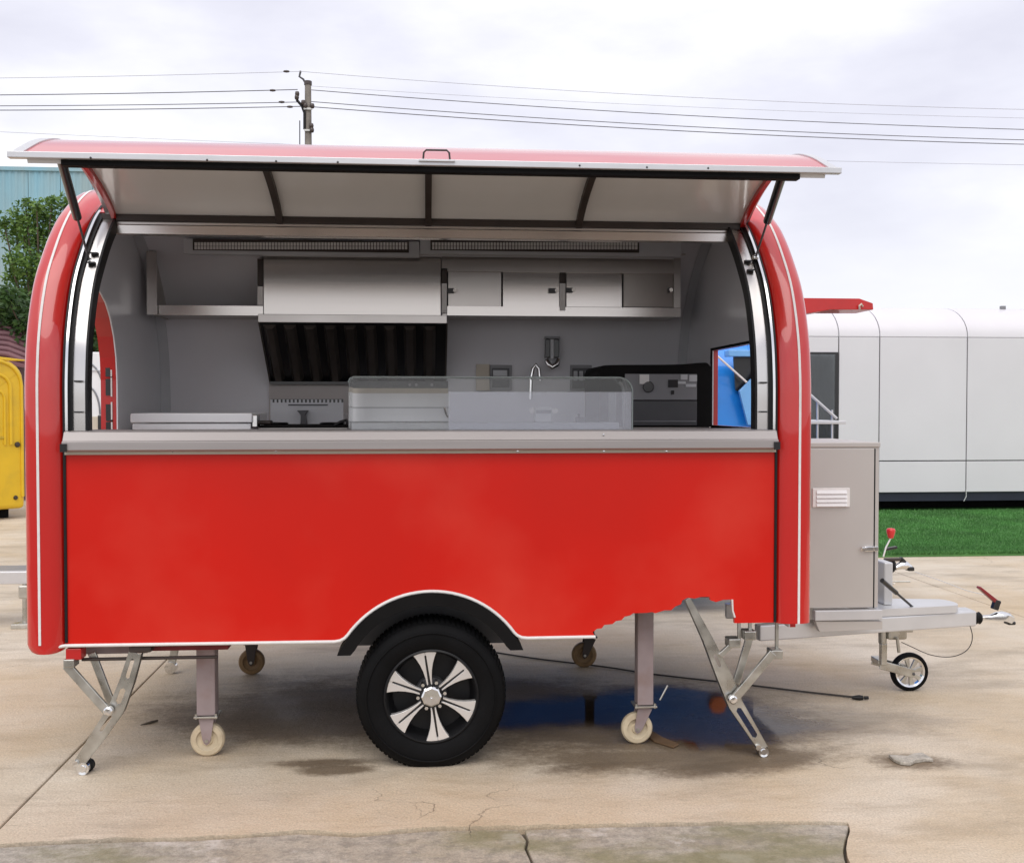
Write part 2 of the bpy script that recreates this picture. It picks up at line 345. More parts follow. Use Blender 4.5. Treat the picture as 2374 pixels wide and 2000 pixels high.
    def build(s, name, m, parent=None, smooth=0, bevel=0, seg=2, kind=None, recalc=True):
        org = wloc(parent) if parent else V((0,0,0))
        me = bpy.data.meshes.new(name); me.from_pydata([tuple(p-org) for p in s.v], [], s.f)
        if recalc:
            bm = bmesh.new(); bm.from_mesh(me); bmesh.ops.recalc_face_normals(bm, faces=bm.faces); bm.to_mesh(me); bm.free()
        me.materials.append(M[m]); 
        if smooth:
            me.polygons.foreach_set('use_smooth', [True]*len(me.polygons)); me.set_sharp_from_angle(angle=R(smooth))
        o = bpy.data.objects.new(name, me); C.objects.link(o)
        if parent: o.parent = parent
        if kind: o['kind'] = kind
        if bevel:
            b = o.modifiers.new('bevel', 'BEVEL'); b.width = bevel; b.segments = seg; b.limit_method = 'ANGLE'; b.angle_limit = R(40); b.harden_normals = False
        return o
def wloc(o):
    p = V((0,0,0))
    while o: p += o.location; o = o.parent
    return p
def thing(name, label, cat, loc, group=None):
    o = bpy.data.objects.new(name, None); C.objects.link(o); o.location = loc; o.empty_display_size = .1
    return tag(o, label, cat, group)
def tag(o, label, cat, group=None):
    o['label'] = label; o['category'] = cat
    if group: o['group'] = group
    return o
def pb(px0, py0, px1, py1, Y0, Y1):                                  # box whose front face covers a pixel rectangle at depth Y0
    a = P(px0, py1, Y0); b = P(px1, py0, Y0)
    return (a.x, Y0, a.z), (b.x, Y1, b.z)
def catmull(pts, n=6):
    out = []
    for i in range(len(pts)-1):
        p0, p1, p2, p3 = [V((*pts[max(0, min(len(pts)-1, i+k))], 0)) for k in (-1, 0, 1, 2)]
        for k in range(n):
            t = k/n; out.append(tuple((.5*((2*p1)+(p2-p0)*t+(2*p0-5*p1+4*p2-p3)*t*t+(3*p1-p0-3*p2+p3)*t**3))[:2]))
    out.append(tuple(pts[-1])); return out

# ================================================================== GROUND
gnd = MB().grid([[(-400, -60, -.03), (400, -60, -.03)], [(-400, 700, -.03), (400, 700, -.03)]]).build('ground', 'earth'); gnd['kind'] = 'structure'
def slab(poly, m, zt=0.0, zb=-.06, wig=0.0, stp=.12):
    pts = []
    for i, p in enumerate(poly):
        q = poly[(i+1) % len(poly)]; d = math.hypot(q[0]-p[0], q[1]-p[1]); k = max(1, int(d/stp)) if wig and d < 1.5 else 1
        for j in range(k):
            t = j/k; w_ = wig if j else 0
            pts.append((p[0]+(q[0]-p[0])*t + random.uniform(-w_, w_), p[1]+(q[1]-p[1])*t + random.uniform(-w_, w_)))
    return MB().prism(pts, lambda x, y: (x, y, zt), lambda x, y: (x, y, zb)).build('concrete_slab', m, gnd, bevel=.006)
ja, jb = G(0, 1918), G(385, 1530)
def jx(y): return ja.x + (jb.x-ja.x)*(y-ja.y)/(jb.y-ja.y)
g_ = .005
Y0, Y1, Y2, Y3 = -.565, 3.62, 7.9, 14.
xr = 3.9
edge = [G(px, py) for px, py in ((0,1952),(150,1948),(300,1940),(450,1938),(600,1930),(700,1922),(820,1930),(1000,1915),(1200,1913),(1400,1908),(1600,1905),(1800,1902),(1965,1905))]
lip = [(p.x, p.y) for p in edge]
blob = [(G(px, py).x, G(px, py).y) for px, py in ((1969,1912),(1971,1925),(1965,1945),(1962,1965),(1965,1985),(1976,2010),(2000,2060))]
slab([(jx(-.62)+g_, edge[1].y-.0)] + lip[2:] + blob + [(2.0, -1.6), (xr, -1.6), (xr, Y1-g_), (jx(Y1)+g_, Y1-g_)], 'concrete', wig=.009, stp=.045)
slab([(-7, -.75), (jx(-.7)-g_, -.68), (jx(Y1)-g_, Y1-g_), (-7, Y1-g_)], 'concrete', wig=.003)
slab([(xr+.01, -2), (9, -2), (9, Y1-g_), (xr+.01, Y1-g_)], 'concrete')
for (x0, x1) in ((-14, -6.2), (-6.19, -1.62), (-1.61, 3.9), (3.91, 9), (9.01, 16)):
    for (a, b) in ((Y1+g_, Y2), (Y2+.01, Y3)): slab([(x0, a), (x1, a), (x1, b), (x0, b)], 'concrete')
slab([(-14, -2), (-7.01, -2), (-7.01, Y1-g_), (-14, Y1-g_)], 'concrete')
slab([(-24, Y3+.01), (26, Y3+.01), (26, 26), (-24, 26)], 'concrete')
# older strip in front, a little lower, split by a crack
c0 = [(G(px, py).x, G(px, py).y) for px, py in ((1208,1914),(1222,1938),(1218,1955),(1232,1985),(1240,2020))]
def strip(poly): MB().prism(poly, lambda x, y: (x, y, -.006), lambda x, y: (x, y, -.06)).build('concrete_strip', 'concrete_old', gnd, bevel=.006)
strip([(-6, -.80)] + [(x, y-.012+random.uniform(-.006, .006)) for x, y in lip[1:9]] + [(x-.004, y-.012) for x, y in c0[1:]] + [(c0[-1][0], -1.7), (-6, -1.7)])
strip([(x+.004, y-.012) for x, y in reversed(c0[1:])] + [(c0[0][0]+.01, c0[0][1]-.014)] + [(x, y-.012) for x, y in lip[9:]] + [(x-.01, y) for x, y in blob[1:]] + [(1.0, -1.7), (c0[-1][0]+.006, -1.7)])

# puddle
pp = [(1075,1665),(1130,1622),(1230,1610),(1330,1604),(1420,1590),(1500,1583),(1590,1584),(1680,1592),(1740,1606),(1790,1640),(1850,1662),(1935,1672),(2010,1680),(2025,1700),(1940,1712),(1870,1730),(1800,1752),(1720,1754),(1640,1750),(1560,1740),(1520,1728),(1470,1722),(1420,1700),(1330,1696),(1230,1702),(1130,1695)]
pg = catmull([(G(*p).x, G(*p).y) for p in pp + pp[:1]], 5)[:-1]
pg = [(x+random.uniform(-.008, .008), y+random.uniform(-.008, .008)) for x, y in pg]
def inside(x, y):
    r_ = False; k = len(pg)
    for i in range(k):
        (xa, ya), (xb, yb) = pg[i], pg[(i+1) % k]
        if (ya > y) != (yb > y) and x < (xb-xa)*(y-ya)/(yb-ya)+xa: r_ = not r_
    return r_
def edge_d(x, y):
    return min(((V((x, y))-(a+(b-a)*max(0, min(1, (V((x, y))-a).dot(b-a)/max(1e-9, (b-a).length_squared))))).length for a, b in pgs))
pgs = [(V(pg[i]), V(pg[(i+1) % len(pg)])) for i in range(len(pg))]
st_ = .03; gx0, gy0 = min(p[0] for p in pg), min(p[1] for p in pg); nx_, ny_ = int((max(p[0] for p in pg)-gx0)/st_)+2, int((max(p[1] for p in pg)-gy0)/st_)+2
pm = MB(); dep = []
for j in range(ny_):
    for i in range(nx_):
        x, y = gx0+i*st_, gy0+j*st_; pm.v.append(V((x, y, .003))); dep.append(edge_d(x, y) if inside(x, y) else 0.0)
for j in range(ny_-1):
    for i in range(nx_-1):
        q = (j*nx_+i, j*nx_+i+1, (j+1)*nx_+i+1, (j+1)*nx_+i)
        if any(dep[k] > 0 for k in q): pm.f.append(q)
pd = pm.build('puddle', 'water', recalc=False); pd['kind'] = 'structure'
at = pd.data.attributes.new('depth', 'FLOAT', 'POINT'); at.data.foreach_set('value', dep)

# artificial lawn: backing sheet and blades
lx0, lx1, ly0, ly1 = 3.5, 13, 5.15, 10.5
lawn = MB().box((lx0, ly0, .001), (lx1, ly1, .022)).build('lawn', 'turf'); lawn['kind'] = 'structure'
gb = MB()
for i in range(120000):
    u = random.random()**1.5; y = ly0 + u*(9.0-ly0); x = random.uniform(lx0, 6.6+(y-ly0)*.75)
    a = random.uniform(0, 6.28); h = random.uniform(.012, .034); w_ = .006
    gb.v += [V((x-w_*math.cos(a), y-w_*math.sin(a), .02)), V((x+w_*math.cos(a), y+w_*math.sin(a), .02)), V((x+random.uniform(-.015, .015), y+random.uniform(-.015, .015), .02+h))]
    gb.f.append((3*i, 3*i+1, 3*i+2))
tag(gb.build('grass', 'turf', kind='stuff', recalc=False), 'short artificial green grass blades in front of the long white trailer', 'grass')

# ================================================================== THE RED FOOD TRAILER
XL, XR, WD = -1.475, 1.515, 1.70
ZB = .49
T = thing('food_trailer', 'red rounded food trailer with its serving hatch propped open, standing on castors', 'food trailer', (.02, .85, 0), 'food trailers in the yard')
half = catmull([(0, 1.36), (.004, 1.50), (.03, 1.66), (.10, 1.84), (.20, 1.975), (.31, 2.09), (.42, 2.172), (.62, 2.275), (.85, 2.315)], 6)
def profile(z0): 
    fr = [(0, z0 + (1.36-z0)*k/6) for k in range(6)] + half
    return fr + [(WD-y, z) for y, z in reversed(fr[:-1])]
def offs(path, d):                                                   # + is outward
    out = []
    for i, (y, z) in enumerate(path):
        a = path[max(i-1, 0)]; b = path[min(i+1, len(path)-1)]; ty, tz = b[0]-a[0], b[1]-a[1]; k = math.hypot(ty, tz)
        out.append((y - tz/k*d, z + ty/k*d))
    return out
def shell(path, x0, x1, o_out, o_in):
    a, b = offs(path, o_out), offs(path, o_in)
    return MB().sweep([[(x0, *a[i]), (x1, *a[i]), (x1, *b[i]), (x0, *b[i])] for i in range(len(path))])
HY = .42
full = profile(ZB)
ih = min(range(len(full)//2), key=lambda i: abs(full[i][0]-HY))
hinge = full[ih]
roofp = full[ih:]
shell(roofp, XL+.10, XR-.10, 0, -.030).build('roof_shell', 'red_gelcoat', T, smooth=40)
shell(roofp, XL+.086, XR-.086, -.032, -.045).build('inner_lining', 'lining', T, smooth=40)
# end arches (rounded bumper section swept along the profile)
def arch(sgn, z0):
    xo = XL if sgn < 0 else XR
    path = profile(z0)
    sec = [(0, -.032), (0, -.02), (.004, -.004), (.014, .008), (.030, .016), (.050, .020), (.075, .022), (.100, .019), (.120, .012), (.134, .002), (.140, -.012), (.142, -.024), (.142, -.031)]
    secs = []
    def ring(y, z, ny, nz, k, dz=0):
        return [(xo - sgn*(.071+(u-.071)*k), y+ny*v, z+nz*v+dz) for u, v in sec]
    o1 = offs(path, 1.0)
    for i, (y, z) in enumerate(path):
        ny, nz = o1[i][0]-y, o1[i][1]-z
        if i == 0 and sgn < 0:
            for k, dz in ((.60, -.034), (.80, -.028), (.93, -.015)): secs.append(ring(y, z, ny, nz, k, dz))
        secs.append(ring(y, z, ny, nz, 1))
        if i == len(path)-1:
            for k, dz in ((.93, -.015), (.80, -.028), (.60, -.034)): secs.append(ring(y, z, ny, nz, k, dz))
    ob = MB().sweep(secs).build('end_arch', 'red_gelcoat', T, smooth=50)
    pin = offs(path, .0235); xp = xo - sgn*.058
    MB().sweep([[(xp-.0045, *pin[i]), (xp+.0045, *pin[i]), (xp+.0045, pin[i][0]+(path[i][0]-pin[i][0])*.2, pin[i][1]+(path[i][1]-pin[i][1])*.2), (xp-.0045, pin[i][0]+(path[i][0]-pin[i][0])*.2, pin[i][1]+(path[i][1]-pin[i][1])*.2)] for i in range(len(path))]).build('pinstripe', 'white_trim', ob, smooth=40)
    q = profile(z0+.005)[:ih+3]
    x1 = xo - sgn*.1425
    shell(q, x1, x1 - sgn*.009, .006, -.06).build('seal', 'rubber', ob, smooth=40)
arch(-1, .50); arch(1, P(1850, 1443, 0).z)
# end walls with the openings seen through the hatch
wallp = offs(profile(ZB+.02), -.012)
def endwall(xa, xb, holes, name, m): return MB().prism(wallp, lambda y, z: (xa, y, z), lambda y, z: (xb, y, z), holes).build(name, m, T)
dj = PX(272, 900, -1.39).y; dt = PX(240, 650, -1.39)
door = [(.24, .70), (.24, 1.50)] + [( .24+(dj-.24)*(.5-.5*math.cos(math.pi*k/12)), 1.50+ (1.885-1.50)*math.sin(math.pi*k/12)) for k in range(1, 12)] + [(dj, 1.50), (dj, .70)]
endwall(XL+.012, XL+.080, [door], 'end_wall', 'red_trim'); 
endwall(XL+.0805, XL+.086, [door], 'wall_lining', 'lining')
wa, wb_ = PX(1652, 813, XR-.086), PX(1652, 985, XR-.086)
win = [(.16, wb_.z), (wa.y, wb_.z), (wa.y, wa.z), (.16, wa.z)]
endwall(XR-.080, XR-.058, [win], 'end_wall', 'red_trim')
endwall(XR-.086, XR-.0805, [win], 'wall_lining', 'lining')
wf = MB()
for a, b in (((.16, wa.z), (wa.y+.012, wa.z+.012)), ((.16, wb_.z-.012), (wa.y+.012, wb_.z)), ((wa.y, wb_.z), (wa.y+.012, wa.z))):
    wf.box((XR-.094, a[0], a[1]), (XR-.0862, b[0], b[1]))
wf.build('window_frame', 'black_matt', T)
# hinges / latch plates on the red door jamb
for zc in (1.56, 1.475, 1.36, 1.28):
    MB().box((XL+.035, dj-.006, zc-.045), (XL+.055, dj-.001, zc+.03)).build('strike_plate', 'black', T)
    MB().box((XL+.057, dj-.005, zc-.05), (XL+.063, dj-.001, zc+.04)).build('strike_plate', 'white_trim', T)
# curved corner strips inside the shell
for xa, xb in ((XL+.0865, XL+.135), (XR-.135, XR-.0865)):
    shell(offs(full, -.046)[ih+4:], xa, xb, 0, -.006).build('corner_strip', 'light_grey', T, smooth=40)
MB().box((XL+.10, .03, .63), (XR-.10, WD-.03, .66)).build('trailer_floor', 'dark_grey', T)

# front lower panel with wheel arch and the ragged missing corner
WX, WZ, AR = .022, .286, .39
zt = P(1000, 1050, -.002).z
zl = P(150, 1485, 0).z
aL = math.asin((ZB-WZ)/AR)
arcpts = [(WX - AR*math.cos(t_), WZ + AR*math.sin(t_)) for t_ in [aL+.07+(math.pi-2*aL-.14)*k/28 for k in range(29)]]
x_l = arcpts[0][0]; x_r = arcpts[-1][0]
flL = [(x_l-.050, ZB), (x_l-.028, ZB+.003), (x_l-.011, ZB+.012)]; flR = [(2*WX-x, z) for x, z in reversed(flL)]
botL = [(XL+.1435, ZB+.004)]
rag_px = [(1380,1475),(1374,1465),(1384,1457),(1395,1456),(1401,1448),(1420,1446),(1428,1439),(1441,1437),(1448,1429),(1461,1426),(1468,1421),(1500,1420),(1512,1418),(1519,1421),(1541,1414),(1556,1414),(1566,1405),(1579,1400),(1582,1391),(1594,1385),(1611,1387),(1625,1383),(1645,1383),(1647,1391),(1660,1395),(1676,1390),(1697,1389),(1698,1414),(1703,1430),(1703,1444)]
rag = [(P(a, b, 0).x, P(a, b, 0).z) for a, b in rag_px]
botR = [(XR-.1435, rag[-1][1])]
outl = [(XL+.1435, zt), *botL, *flL, *arcpts, *flR, *rag, *botR, (XR-.1435, zt)]
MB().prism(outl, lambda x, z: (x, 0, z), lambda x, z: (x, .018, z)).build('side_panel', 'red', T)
low = [(XL+.10, -.004, ZB-.002)] + [(x, -.004, z) for x, z in botL+flL+arcpts+flR] + [(rag[0][0], -.004, rag[0][1])]
MB().tube(low, .0065, 8).build('bottom_trim', 'white_trim', T, smooth=60)
MB().tube([(x, -.003, z) for x, z in rag[-4:-1]], .004, 6).build('bottom_trim', 'white_trim', T, smooth=60)
# wheel-arch fender
fo, fi = .384, .336
aS, aE = math.asin((.445-WZ)/.36), math.pi-math.asin((.452-WZ)/.36)
fp = []
for k in range(31):
    t_ = aS+(aE-aS)*k/30; fp.append((WX-fo*math.cos(t_), WZ+fo*math.sin(t_)))
fp[0] = (fp[0][0]-.012, .438); fp[-1] = (fp[-1][0]+.012, .446)
for k in range(31):
    t_ = aE-(aE-aS)*k/30; fp.append((WX-fi*math.cos(t_), WZ+fi*math.sin(t_)))
fp[31] = (fp[31][0]+.004, .446); fp[-1] = (fp[-1][0]-.004, .438)
MB().prism(fp, lambda x, z: (x, -.014, z), lambda x, z: (x, .16, z)).build('fender', 'black_matt', T, bevel=.004)
tin = [(WX-(fi-.002)*math.cos(t_), WZ+(fi-.002)*math.sin(t_)) for t_ in [R(24)+R(132)*k/24 for k in range(25)]]
MB().prism(tin, lambda x, z: (x, .22, z), lambda x, z: (x, .23, z)).build('fender_liner', 'dark_grey', T)

# road wheel
whl = bpy.data.objects.new('wheel', None); C.objects.link(whl); whl.parent = T
wc = V((WX, 0, .272)); TR = .287
ty = MB().lathe([(.176,.03),(.180,-.002),(.200,-.014),(.235,-.018),(.262,-.012),(.277,.000),(TR-.003,.018),(TR,.05),(TR,.115),(TR-.004,.15),(.262,.172),(.22,.178),(.176,.16)], wc, (0,1,0), 72)
for k in range(84):                                                   # shoulder lugs
    t_ = 2*math.pi*k/84; d = V((math.cos(t_), 0, math.sin(t_))); q = V((-math.sin(t_), 0, math.cos(t_)))
    for yy, sk in ((.016, .004), (.082, -.003)):
        p = wc + d*(TR-.006) + V((0, yy, 0)); s_ = q*.0062; o2 = d*.0105; yv = V((0, .05, 0)) + q*sk
        ty.add([p-s_-V((0,.012,0)), p+s_-V((0,.012,0)), p+s_+yv, p-s_+yv, p-s_+o2*.6, p+s_+o2*.6, p+s_+yv+o2, p-s_+yv+o2], [(0,3,2,1),(4,5,6,7),(0,1,5,4),(1,2,6,5),(2,3,7,6),(3,0,4,7)])
ty.lathe([(.243,-.0195),(.246,-.0225),(.250,-.0185)], wc, (0,1,0), 72)
for p in ty.v: p.z = max(p.z, .001 + .0*p.x)
ty.build('tyre', 'tyre', whl, smooth=35)
MB().lathe([(.179,.004),(.182,-.006),(.176,-.010),(.170,-.002),(.164,.05),(.150,.075),(.02,.08)], wc, (0,1,0), 64).build('rim', 'rubber', whl, smooth=35)
MB().lathe([(.0,.045),(.06,.045),(.062,.08)], wc, (0,1,0), 32).build('hub', 'dark_grey', whl, smooth=35)
for k in range(6):
    t_ = R(98.5 - 60*k); d = V((math.cos(t_), 0, math.sin(t_))); q = V((-math.sin(t_), 0, math.cos(t_)))
    prof_ = [(.044,.0100),(.070,.0118),(.100,.0170),(.125,.0245),(.150,.0355),(.172,.0480)]
    for sgn in (-1, 1):
        o2 = [(r_, sgn*w_) for r_, w_ in prof_] + ([(.177, sgn*.020), (.178, sgn*.0005)]) + [(.160, sgn*.0005), (.158, sgn*.0036), (.06, sgn*.0046), (.046, sgn*.0052)]
        yf = lambda r_: -.004 + .010*(1-r_/.178)
        MB().prism(o2, lambda r_, s_: wc + d*r_ + q*s_ + V((0, yf(r_), 0)), lambda r_, s_: wc + d*r_ + q*s_ + V((0, .022, 0))).build('spoke', 'spoke', whl, bevel=.0012)
    MB().prism([(.042,-.0048),(.166,-.004),(.17,0),(.166,.004),(.042,.0048)], lambda r_, s_: wc + d*r_ + q*s_ + V((0, .010, 0)), lambda r_, s_: wc + d*r_ + q*s_ + V((0, .03, 0))).build('spoke_slot', 'black', whl)
    t2 = t_ + R(30); d2 = V((math.cos(t2), 0, math.sin(t2)))
    MB().cyl(wc + d2*.052 + V((0,.04,0)), wc + d2*.052 + V((0,.008,0)), .0085, .007, 6).build('wheel_nut', 'chrome', whl)
MB().lathe([(.041,.03),(.041,-.002),(.039,-.009),(.033,-.013),(.004,-.0135),(.0035,-.011),(.0,-.011)], wc, (0,1,0), 8).build('hub_cap', 'chrome', whl, bevel=.002)
MB().cyl((WX, .06, .272), (WX, 1.62, .272), .03, n=16).build('axle', 'dark_grey', T, smooth=40)
# far wheel
fw = V((WX, 1.70, .272)); w2 = MB().lathe([(.17,-.02),(.2,.01),(.262,.012),(.285,-.02),(.285,-.12),(.262,-.165),(.2,-.17),(.02,-.15)], fw, (0,1,0), 48)
for p in w2.v: p.z = max(p.z, .001)
w2.build('wheel', 'tyre', T, smooth=35)

# counter ledge
cz = P(1000, 998, -.01).z
prof_c = [(.30, cz), (-.012, cz), (-.020, cz-.004), (-.036, P(1000,1020,-.036).z), (-.044, P(1000,1022,-.044).z), (-.044, P(1000,1041,-.044).z), (-.034, P(1000,1043,-.034).z), (-.004, P(1000,1043,-.004).z-.003), (-.004, zt+.002), (.016, zt-.01), (.30, zt-.01)]
MB().prism(prof_c, lambda y, z: (XL+.150, y, z), lambda y, z: (XR-.150, y, z)).build('counter_ledge', 'counter', T, bevel=.002)
MB().box((XL+.150, -.012, P(1000,1051,-.012).z), (XR-.150, -.0045, P(1000,1043,-.012).z)).build('ledge_trim', 'beige', T)
for px, py in ((1399,1008),(1200,1046),(1400,1046),(1545,1046),(640,1046),(400,1046)):
    p = P(px, py, -.03 if py < 1030 else -.0125); MB().lathe([(0,-.002),(.004,-.0015),(.005,.001)], p, (0,1,0), 10).build('rivet', 'chrome', T)
for xx, s_ in ((XL+.158, 1), (XR-.158, -1)):
    MB().box((xx-.012, -.05, cz-.075), (xx+.012, -.0445, cz-.045)).build('ledge_latch', 'black', T)

# hatch opening: steel jambs
jz0 = cz + .002
fr_ = [p for p in full[:ih+1] if p[1] > jz0]; fr_ = [(0, jz0)] + fr_
for sgn in (-1, 1):
    xo = XL+.1525 if sgn < 0 else XR-.1525
    def J(u0, u1, a, b, name, m): shell(fr_, xo - sgn*u0*.86, xo - sgn*u1*.86, a, b).build(name, m, T, smooth=40)
    J(.000, .011, .010, -.05, 'jamb_bead', 'chrome')
    J(.0112, .026, -.004, -.05, 'jamb_seal', 'rubber')
    J(.0262, .078, -.012, -.05, 'door_jamb', 'steel_jamb')
    J(.0782, .088, -.006, -.06, 'jamb_seal', 'rubber')
    for fz in (1.98, 1.93, 1.48, 1.34):
        i = min(range(len(fr_)), key=lambda i: abs(fr_[i][1]-fz)); y, z = fr_[i]
        MB().box((xo - sgn*.03, y-.004, z-.003), (xo - sgn*.058, y+.02, z+.003)).build('jamb_clip', 'black', T)
# header beam under the hinge
hy, hz = hinge
MB().prism([(hy-.03, P(1000,531,hy-.03).z), (hy-.03, P(1000,552,hy-.03).z), (hy+.03, P(1000,552,hy-.03).z+.002), (hy+.03, P(1000,531,hy-.03).z)], lambda y, z: (XL+.225, y, z), lambda y, z: (XR-.225, y, z)).build('header_beam', 'steel', T, bevel=.002)
MB().prism([(hy-.022, P(1000,517,hy-.022).z), (hy-.022, P(1000,530.5,hy-.022).z), (hy+.04, P(1000,530.5,hy-.022).z), (hy+.04, P(1000,517,hy-.022).z)], lambda y, z: (XL+.17, y, z), lambda y, z: (XR-.17, y, z)).build('header_beam', 'steel_soft', T, bevel=.002)

# ------------- serving hatch (awning), swung up about the hinge
hroot = bpy.data.objects.new('serving_hatch', None); C.objects.link(hroot); hroot.parent = T
clo = [p for p in full[:ih+1] if p[1] > cz]; clo = [(0, cz)] + clo
v0 = V((clo[0][0]-hy, clo[0][1]-hz)); chord = v0.length
target = R(180)                                                    # direction of the front edge seen from the hinge (y,z)
rot = target - math.atan2(v0.y, v0.x)
def hrot(path):
    c_, s_ = math.cos(rot), math.sin(rot)
    return [(hy + (y-hy)*c_ - (z-hz)*s_, hz + (y-hy)*s_ + (z-hz)*c_) for y, z in path]
HX0, HX1 = P(22, 365, -.56).x, P(1946, 400, -.56).x
def hshell(x0, x1, a, b, name, m, i0=0, i1=None, par=None):
    pa, pb_ = hrot(offs(clo, a))[i0:i1], hrot(offs(clo, b))[i0:i1]
    return MB().sweep([[(x0, *pa[i]), (x1, *pa[i]), (x1, *pb_[i]), (x0, *pb_[i])] for i in range(len(pa))]).build(name, m, par or hroot, smooth=40)
hshell(HX0+.035, HX1-.030, .002, -.010, 'hatch_skin', 'red_gelcoat')
hshell(HX0+.05, HX1-.045, -.0105, -.0265, 'hatch_lining', 'awning_lining')
for x0, x1 in ((HX0, HX0+.034), (HX1-.029, HX1)): hshell(x0, x1, .006, -.008, 'edge_strip', 'silver')
for x0, x1 in ((HX0+.034, HX0+.052), (HX1-.047, HX1-.029)): hshell(x0, x1, -.0225, -.046, 'side_rib', 'red_trim', 7)
n_ = len(clo)
for px in (594, 994, 1398):
    xx = P(px, 390, -.2).x
    hshell(xx-.013, xx+.013, -.0272, -.05, 'hatch_rib', 'dark_brown', 1, n_)
fe = hrot(offs(clo, 0))[0]; fe2 = hrot(offs(clo, -.03))[0]
fy, fz_ = fe
MB().prism([(fy-.014, fz_+.008), (fy-.014, fz_-.012), (fy+.012, fz_-.012), (fy+.012, fz_+.008)], lambda y, z: (HX0-.004, y, z), lambda y, z: (HX1+.004, y, z)).build('front_rail', 'silver', hroot, bevel=.002)
MB().prism([(fy+.002, fz_-.0122), (fy+.002, fz_-.030), (fy+.04, fz_-.030), (fy+.04, fz_-.0122)], lambda y, z: (P(140,372,fy).x, y, z), lambda y, z: (P(1856,398,fy).x, y, z)).build('front_seal', 'black_matt', hroot, bevel=.002)
hi_ = MB().prism([(hy-.035, hz-.012), (hy-.035, hz-.040), (hy-.01, hz-.040), (hy-.01, hz-.012)], lambda y, z: (XL+.17, y, z), lambda y, z: (XR-.17, y, z)).build('hinge_rail', 'dark_brown', hroot, bevel=.002)
for px, py in ((210,361),(480,366),(783,371),(1344,379),(1642,385),(1500,383),(640,369)):
    p = P(px, py+5, fy-.0145); MB().lathe([(0,-.0015),(.003,-.001),(.004,.001)], p, (0,1,0), 8).build('screw', 'black', hroot)
# pull handle on the rail
ha, hb = P(981, 371, fy-.012), P(1043, 372, fy-.012); ht = .032
MB().tube([ha, ha+V((.002,0,ht-.008)), ha+V((.010,0,ht)), hb+V((-.010,0,ht)), hb+V((-.002,0,ht-.008)), hb], .0032, 8).build('pull_handle', 'dark_brown', hroot, smooth=60)
MB().box((ha.x-.014, fy-.022, ha.z-.006), (hb.x+.016, fy-.0145, ha.z+.001)).build('handle_plate', 'silver', hroot, bevel=.001)
# gas struts
for (t0, mid, bt) in (((141,368), (186,491), (207,604)), ((1816,400), (1772,512), (1752,596))):
    st = bpy.data.objects.new('gas_strut', None); C.objects.link(st); st.parent = hroot
    Y_t, Y_b = fy+.07, .20
    a = P(*t0, Y_t); b = P(*bt, Y_b); m_ = a + (b-a)*.53
    MB().cyl(a, m_, .0155, n=14).build('strut_cylinder', 'black', st, smooth=40)
    MB().cyl(m_, b, .0045, n=10).build('strut_rod', 'dark_grey', st, smooth=40)
    MB().cyl(m_, m_+(b-m_).normalized()*.012, .010, .006, 12).build('strut_collar', 'black', st, smooth=40)
    MB().lathe([(0,-.012),(.011,-.010),(.013,.012),(0,.012)], b, (0,1,0), 14).build('strut_mount', 'chrome', st, smooth=40)

# ------------- interior fittings (fixed to the trailer)
BY = WD-.05
# canopy hood
hd = bpy.data.objects.new('extractor_hood', None); C.objects.link(hd); hd.parent = T
FY = 1.26
MB().box(*pb(611, 596, 1022, 730, FY, FY+.28)).build('hood_front', 'steel', hd, bevel=.002)
MB().box(*pb(598, 731, 1036, 747, FY-.012, FY+.30)).build('hood_lip', 'steel_soft', hd, bevel=.002)
a, b, c, d = P(600,747,FY), P(1036,747,FY), P(1030,876,BY-.02), P(621,884,BY-.02)
zb2 = d.z
MB().add([a,b,V((b.x,BY-.02,zb2)),V((a.x,BY-.02,zb2))]+[p+V((0,.05,.02)) for p in (a,b,V((b.x,BY-.02,zb2)),V((a.x,BY-.02,zb2)))], [(0,1,2,3),(7,6,5,4),(0,4,5,1),(1,5,6,2),(2,6,7,3),(3,7,4,0)]).build('filter_back', 'black', hd)
nb = 9
for k in range(nb):                                                    # baffles
    u0 = .02 + .96*k/nb; u1 = u0 + .96/nb*.62
    def q(u, v): 
        return V((a.x+(b.x-a.x)*u, FY+(BY-.02-FY)*v, a.z+(zb2-a.z)*v)) 
    nrm = V((0, -(a.z-zb2), -(BY-.02-FY))).normalized()
    f4 = [q(u0,.04), q(u1,.04), q(u1,.95), q(u0,.95)]
    m4 = [q(u0+(u1-u0)*.25,.05)+nrm*.022, q(u1-(u1-u0)*.25,.05)+nrm*.022, q(u1-(u1-u0)*.25,.94)+nrm*.022, q(u0+(u1-u0)*.25,.94)+nrm*.022]
    MB().add(f4+m4, [(4,5,6,7),(0,4,7,3),(1,2,6,5),(0,1,5,4),(3,7,6,2)]).build('baffle', 'dark_filter', hd)
for u in (.0, 1.0):                                                    # cheeks
    xx = a.x if u == 0 else b.x
    MB().prism([(FY, a.z), (BY-.02, zb2-.012), (BY-.02, a.z)], lambda y, z: (xx-.004, y, z), lambda y, z: (xx+.004, y, z)).build('hood_cheek', 'dark_filter', hd)
MB().box((a.x, BY-.045, zb2-.016), (b.x, BY-.005, zb2-.001)).build('drip_tray', 'black', hd)
MB().box(*pb(624, 885, 812, 1000, BY-.006, BY+.004)).build('splash_panel', 'splash', hd)
for px, k in ((597, .35), (1024, .5)):
    MB().box(*pb(px, 600 if px < 700 else 625, px+12, 662, FY-.006, FY+.03)).build('hinge_plate', 'dark_brown', hd)
    MB().box(*pb(px, 664, px+12, 725 if px > 700 else 707, FY-.008, FY+.03)).build('hinge_plate', 'white_trim', hd)
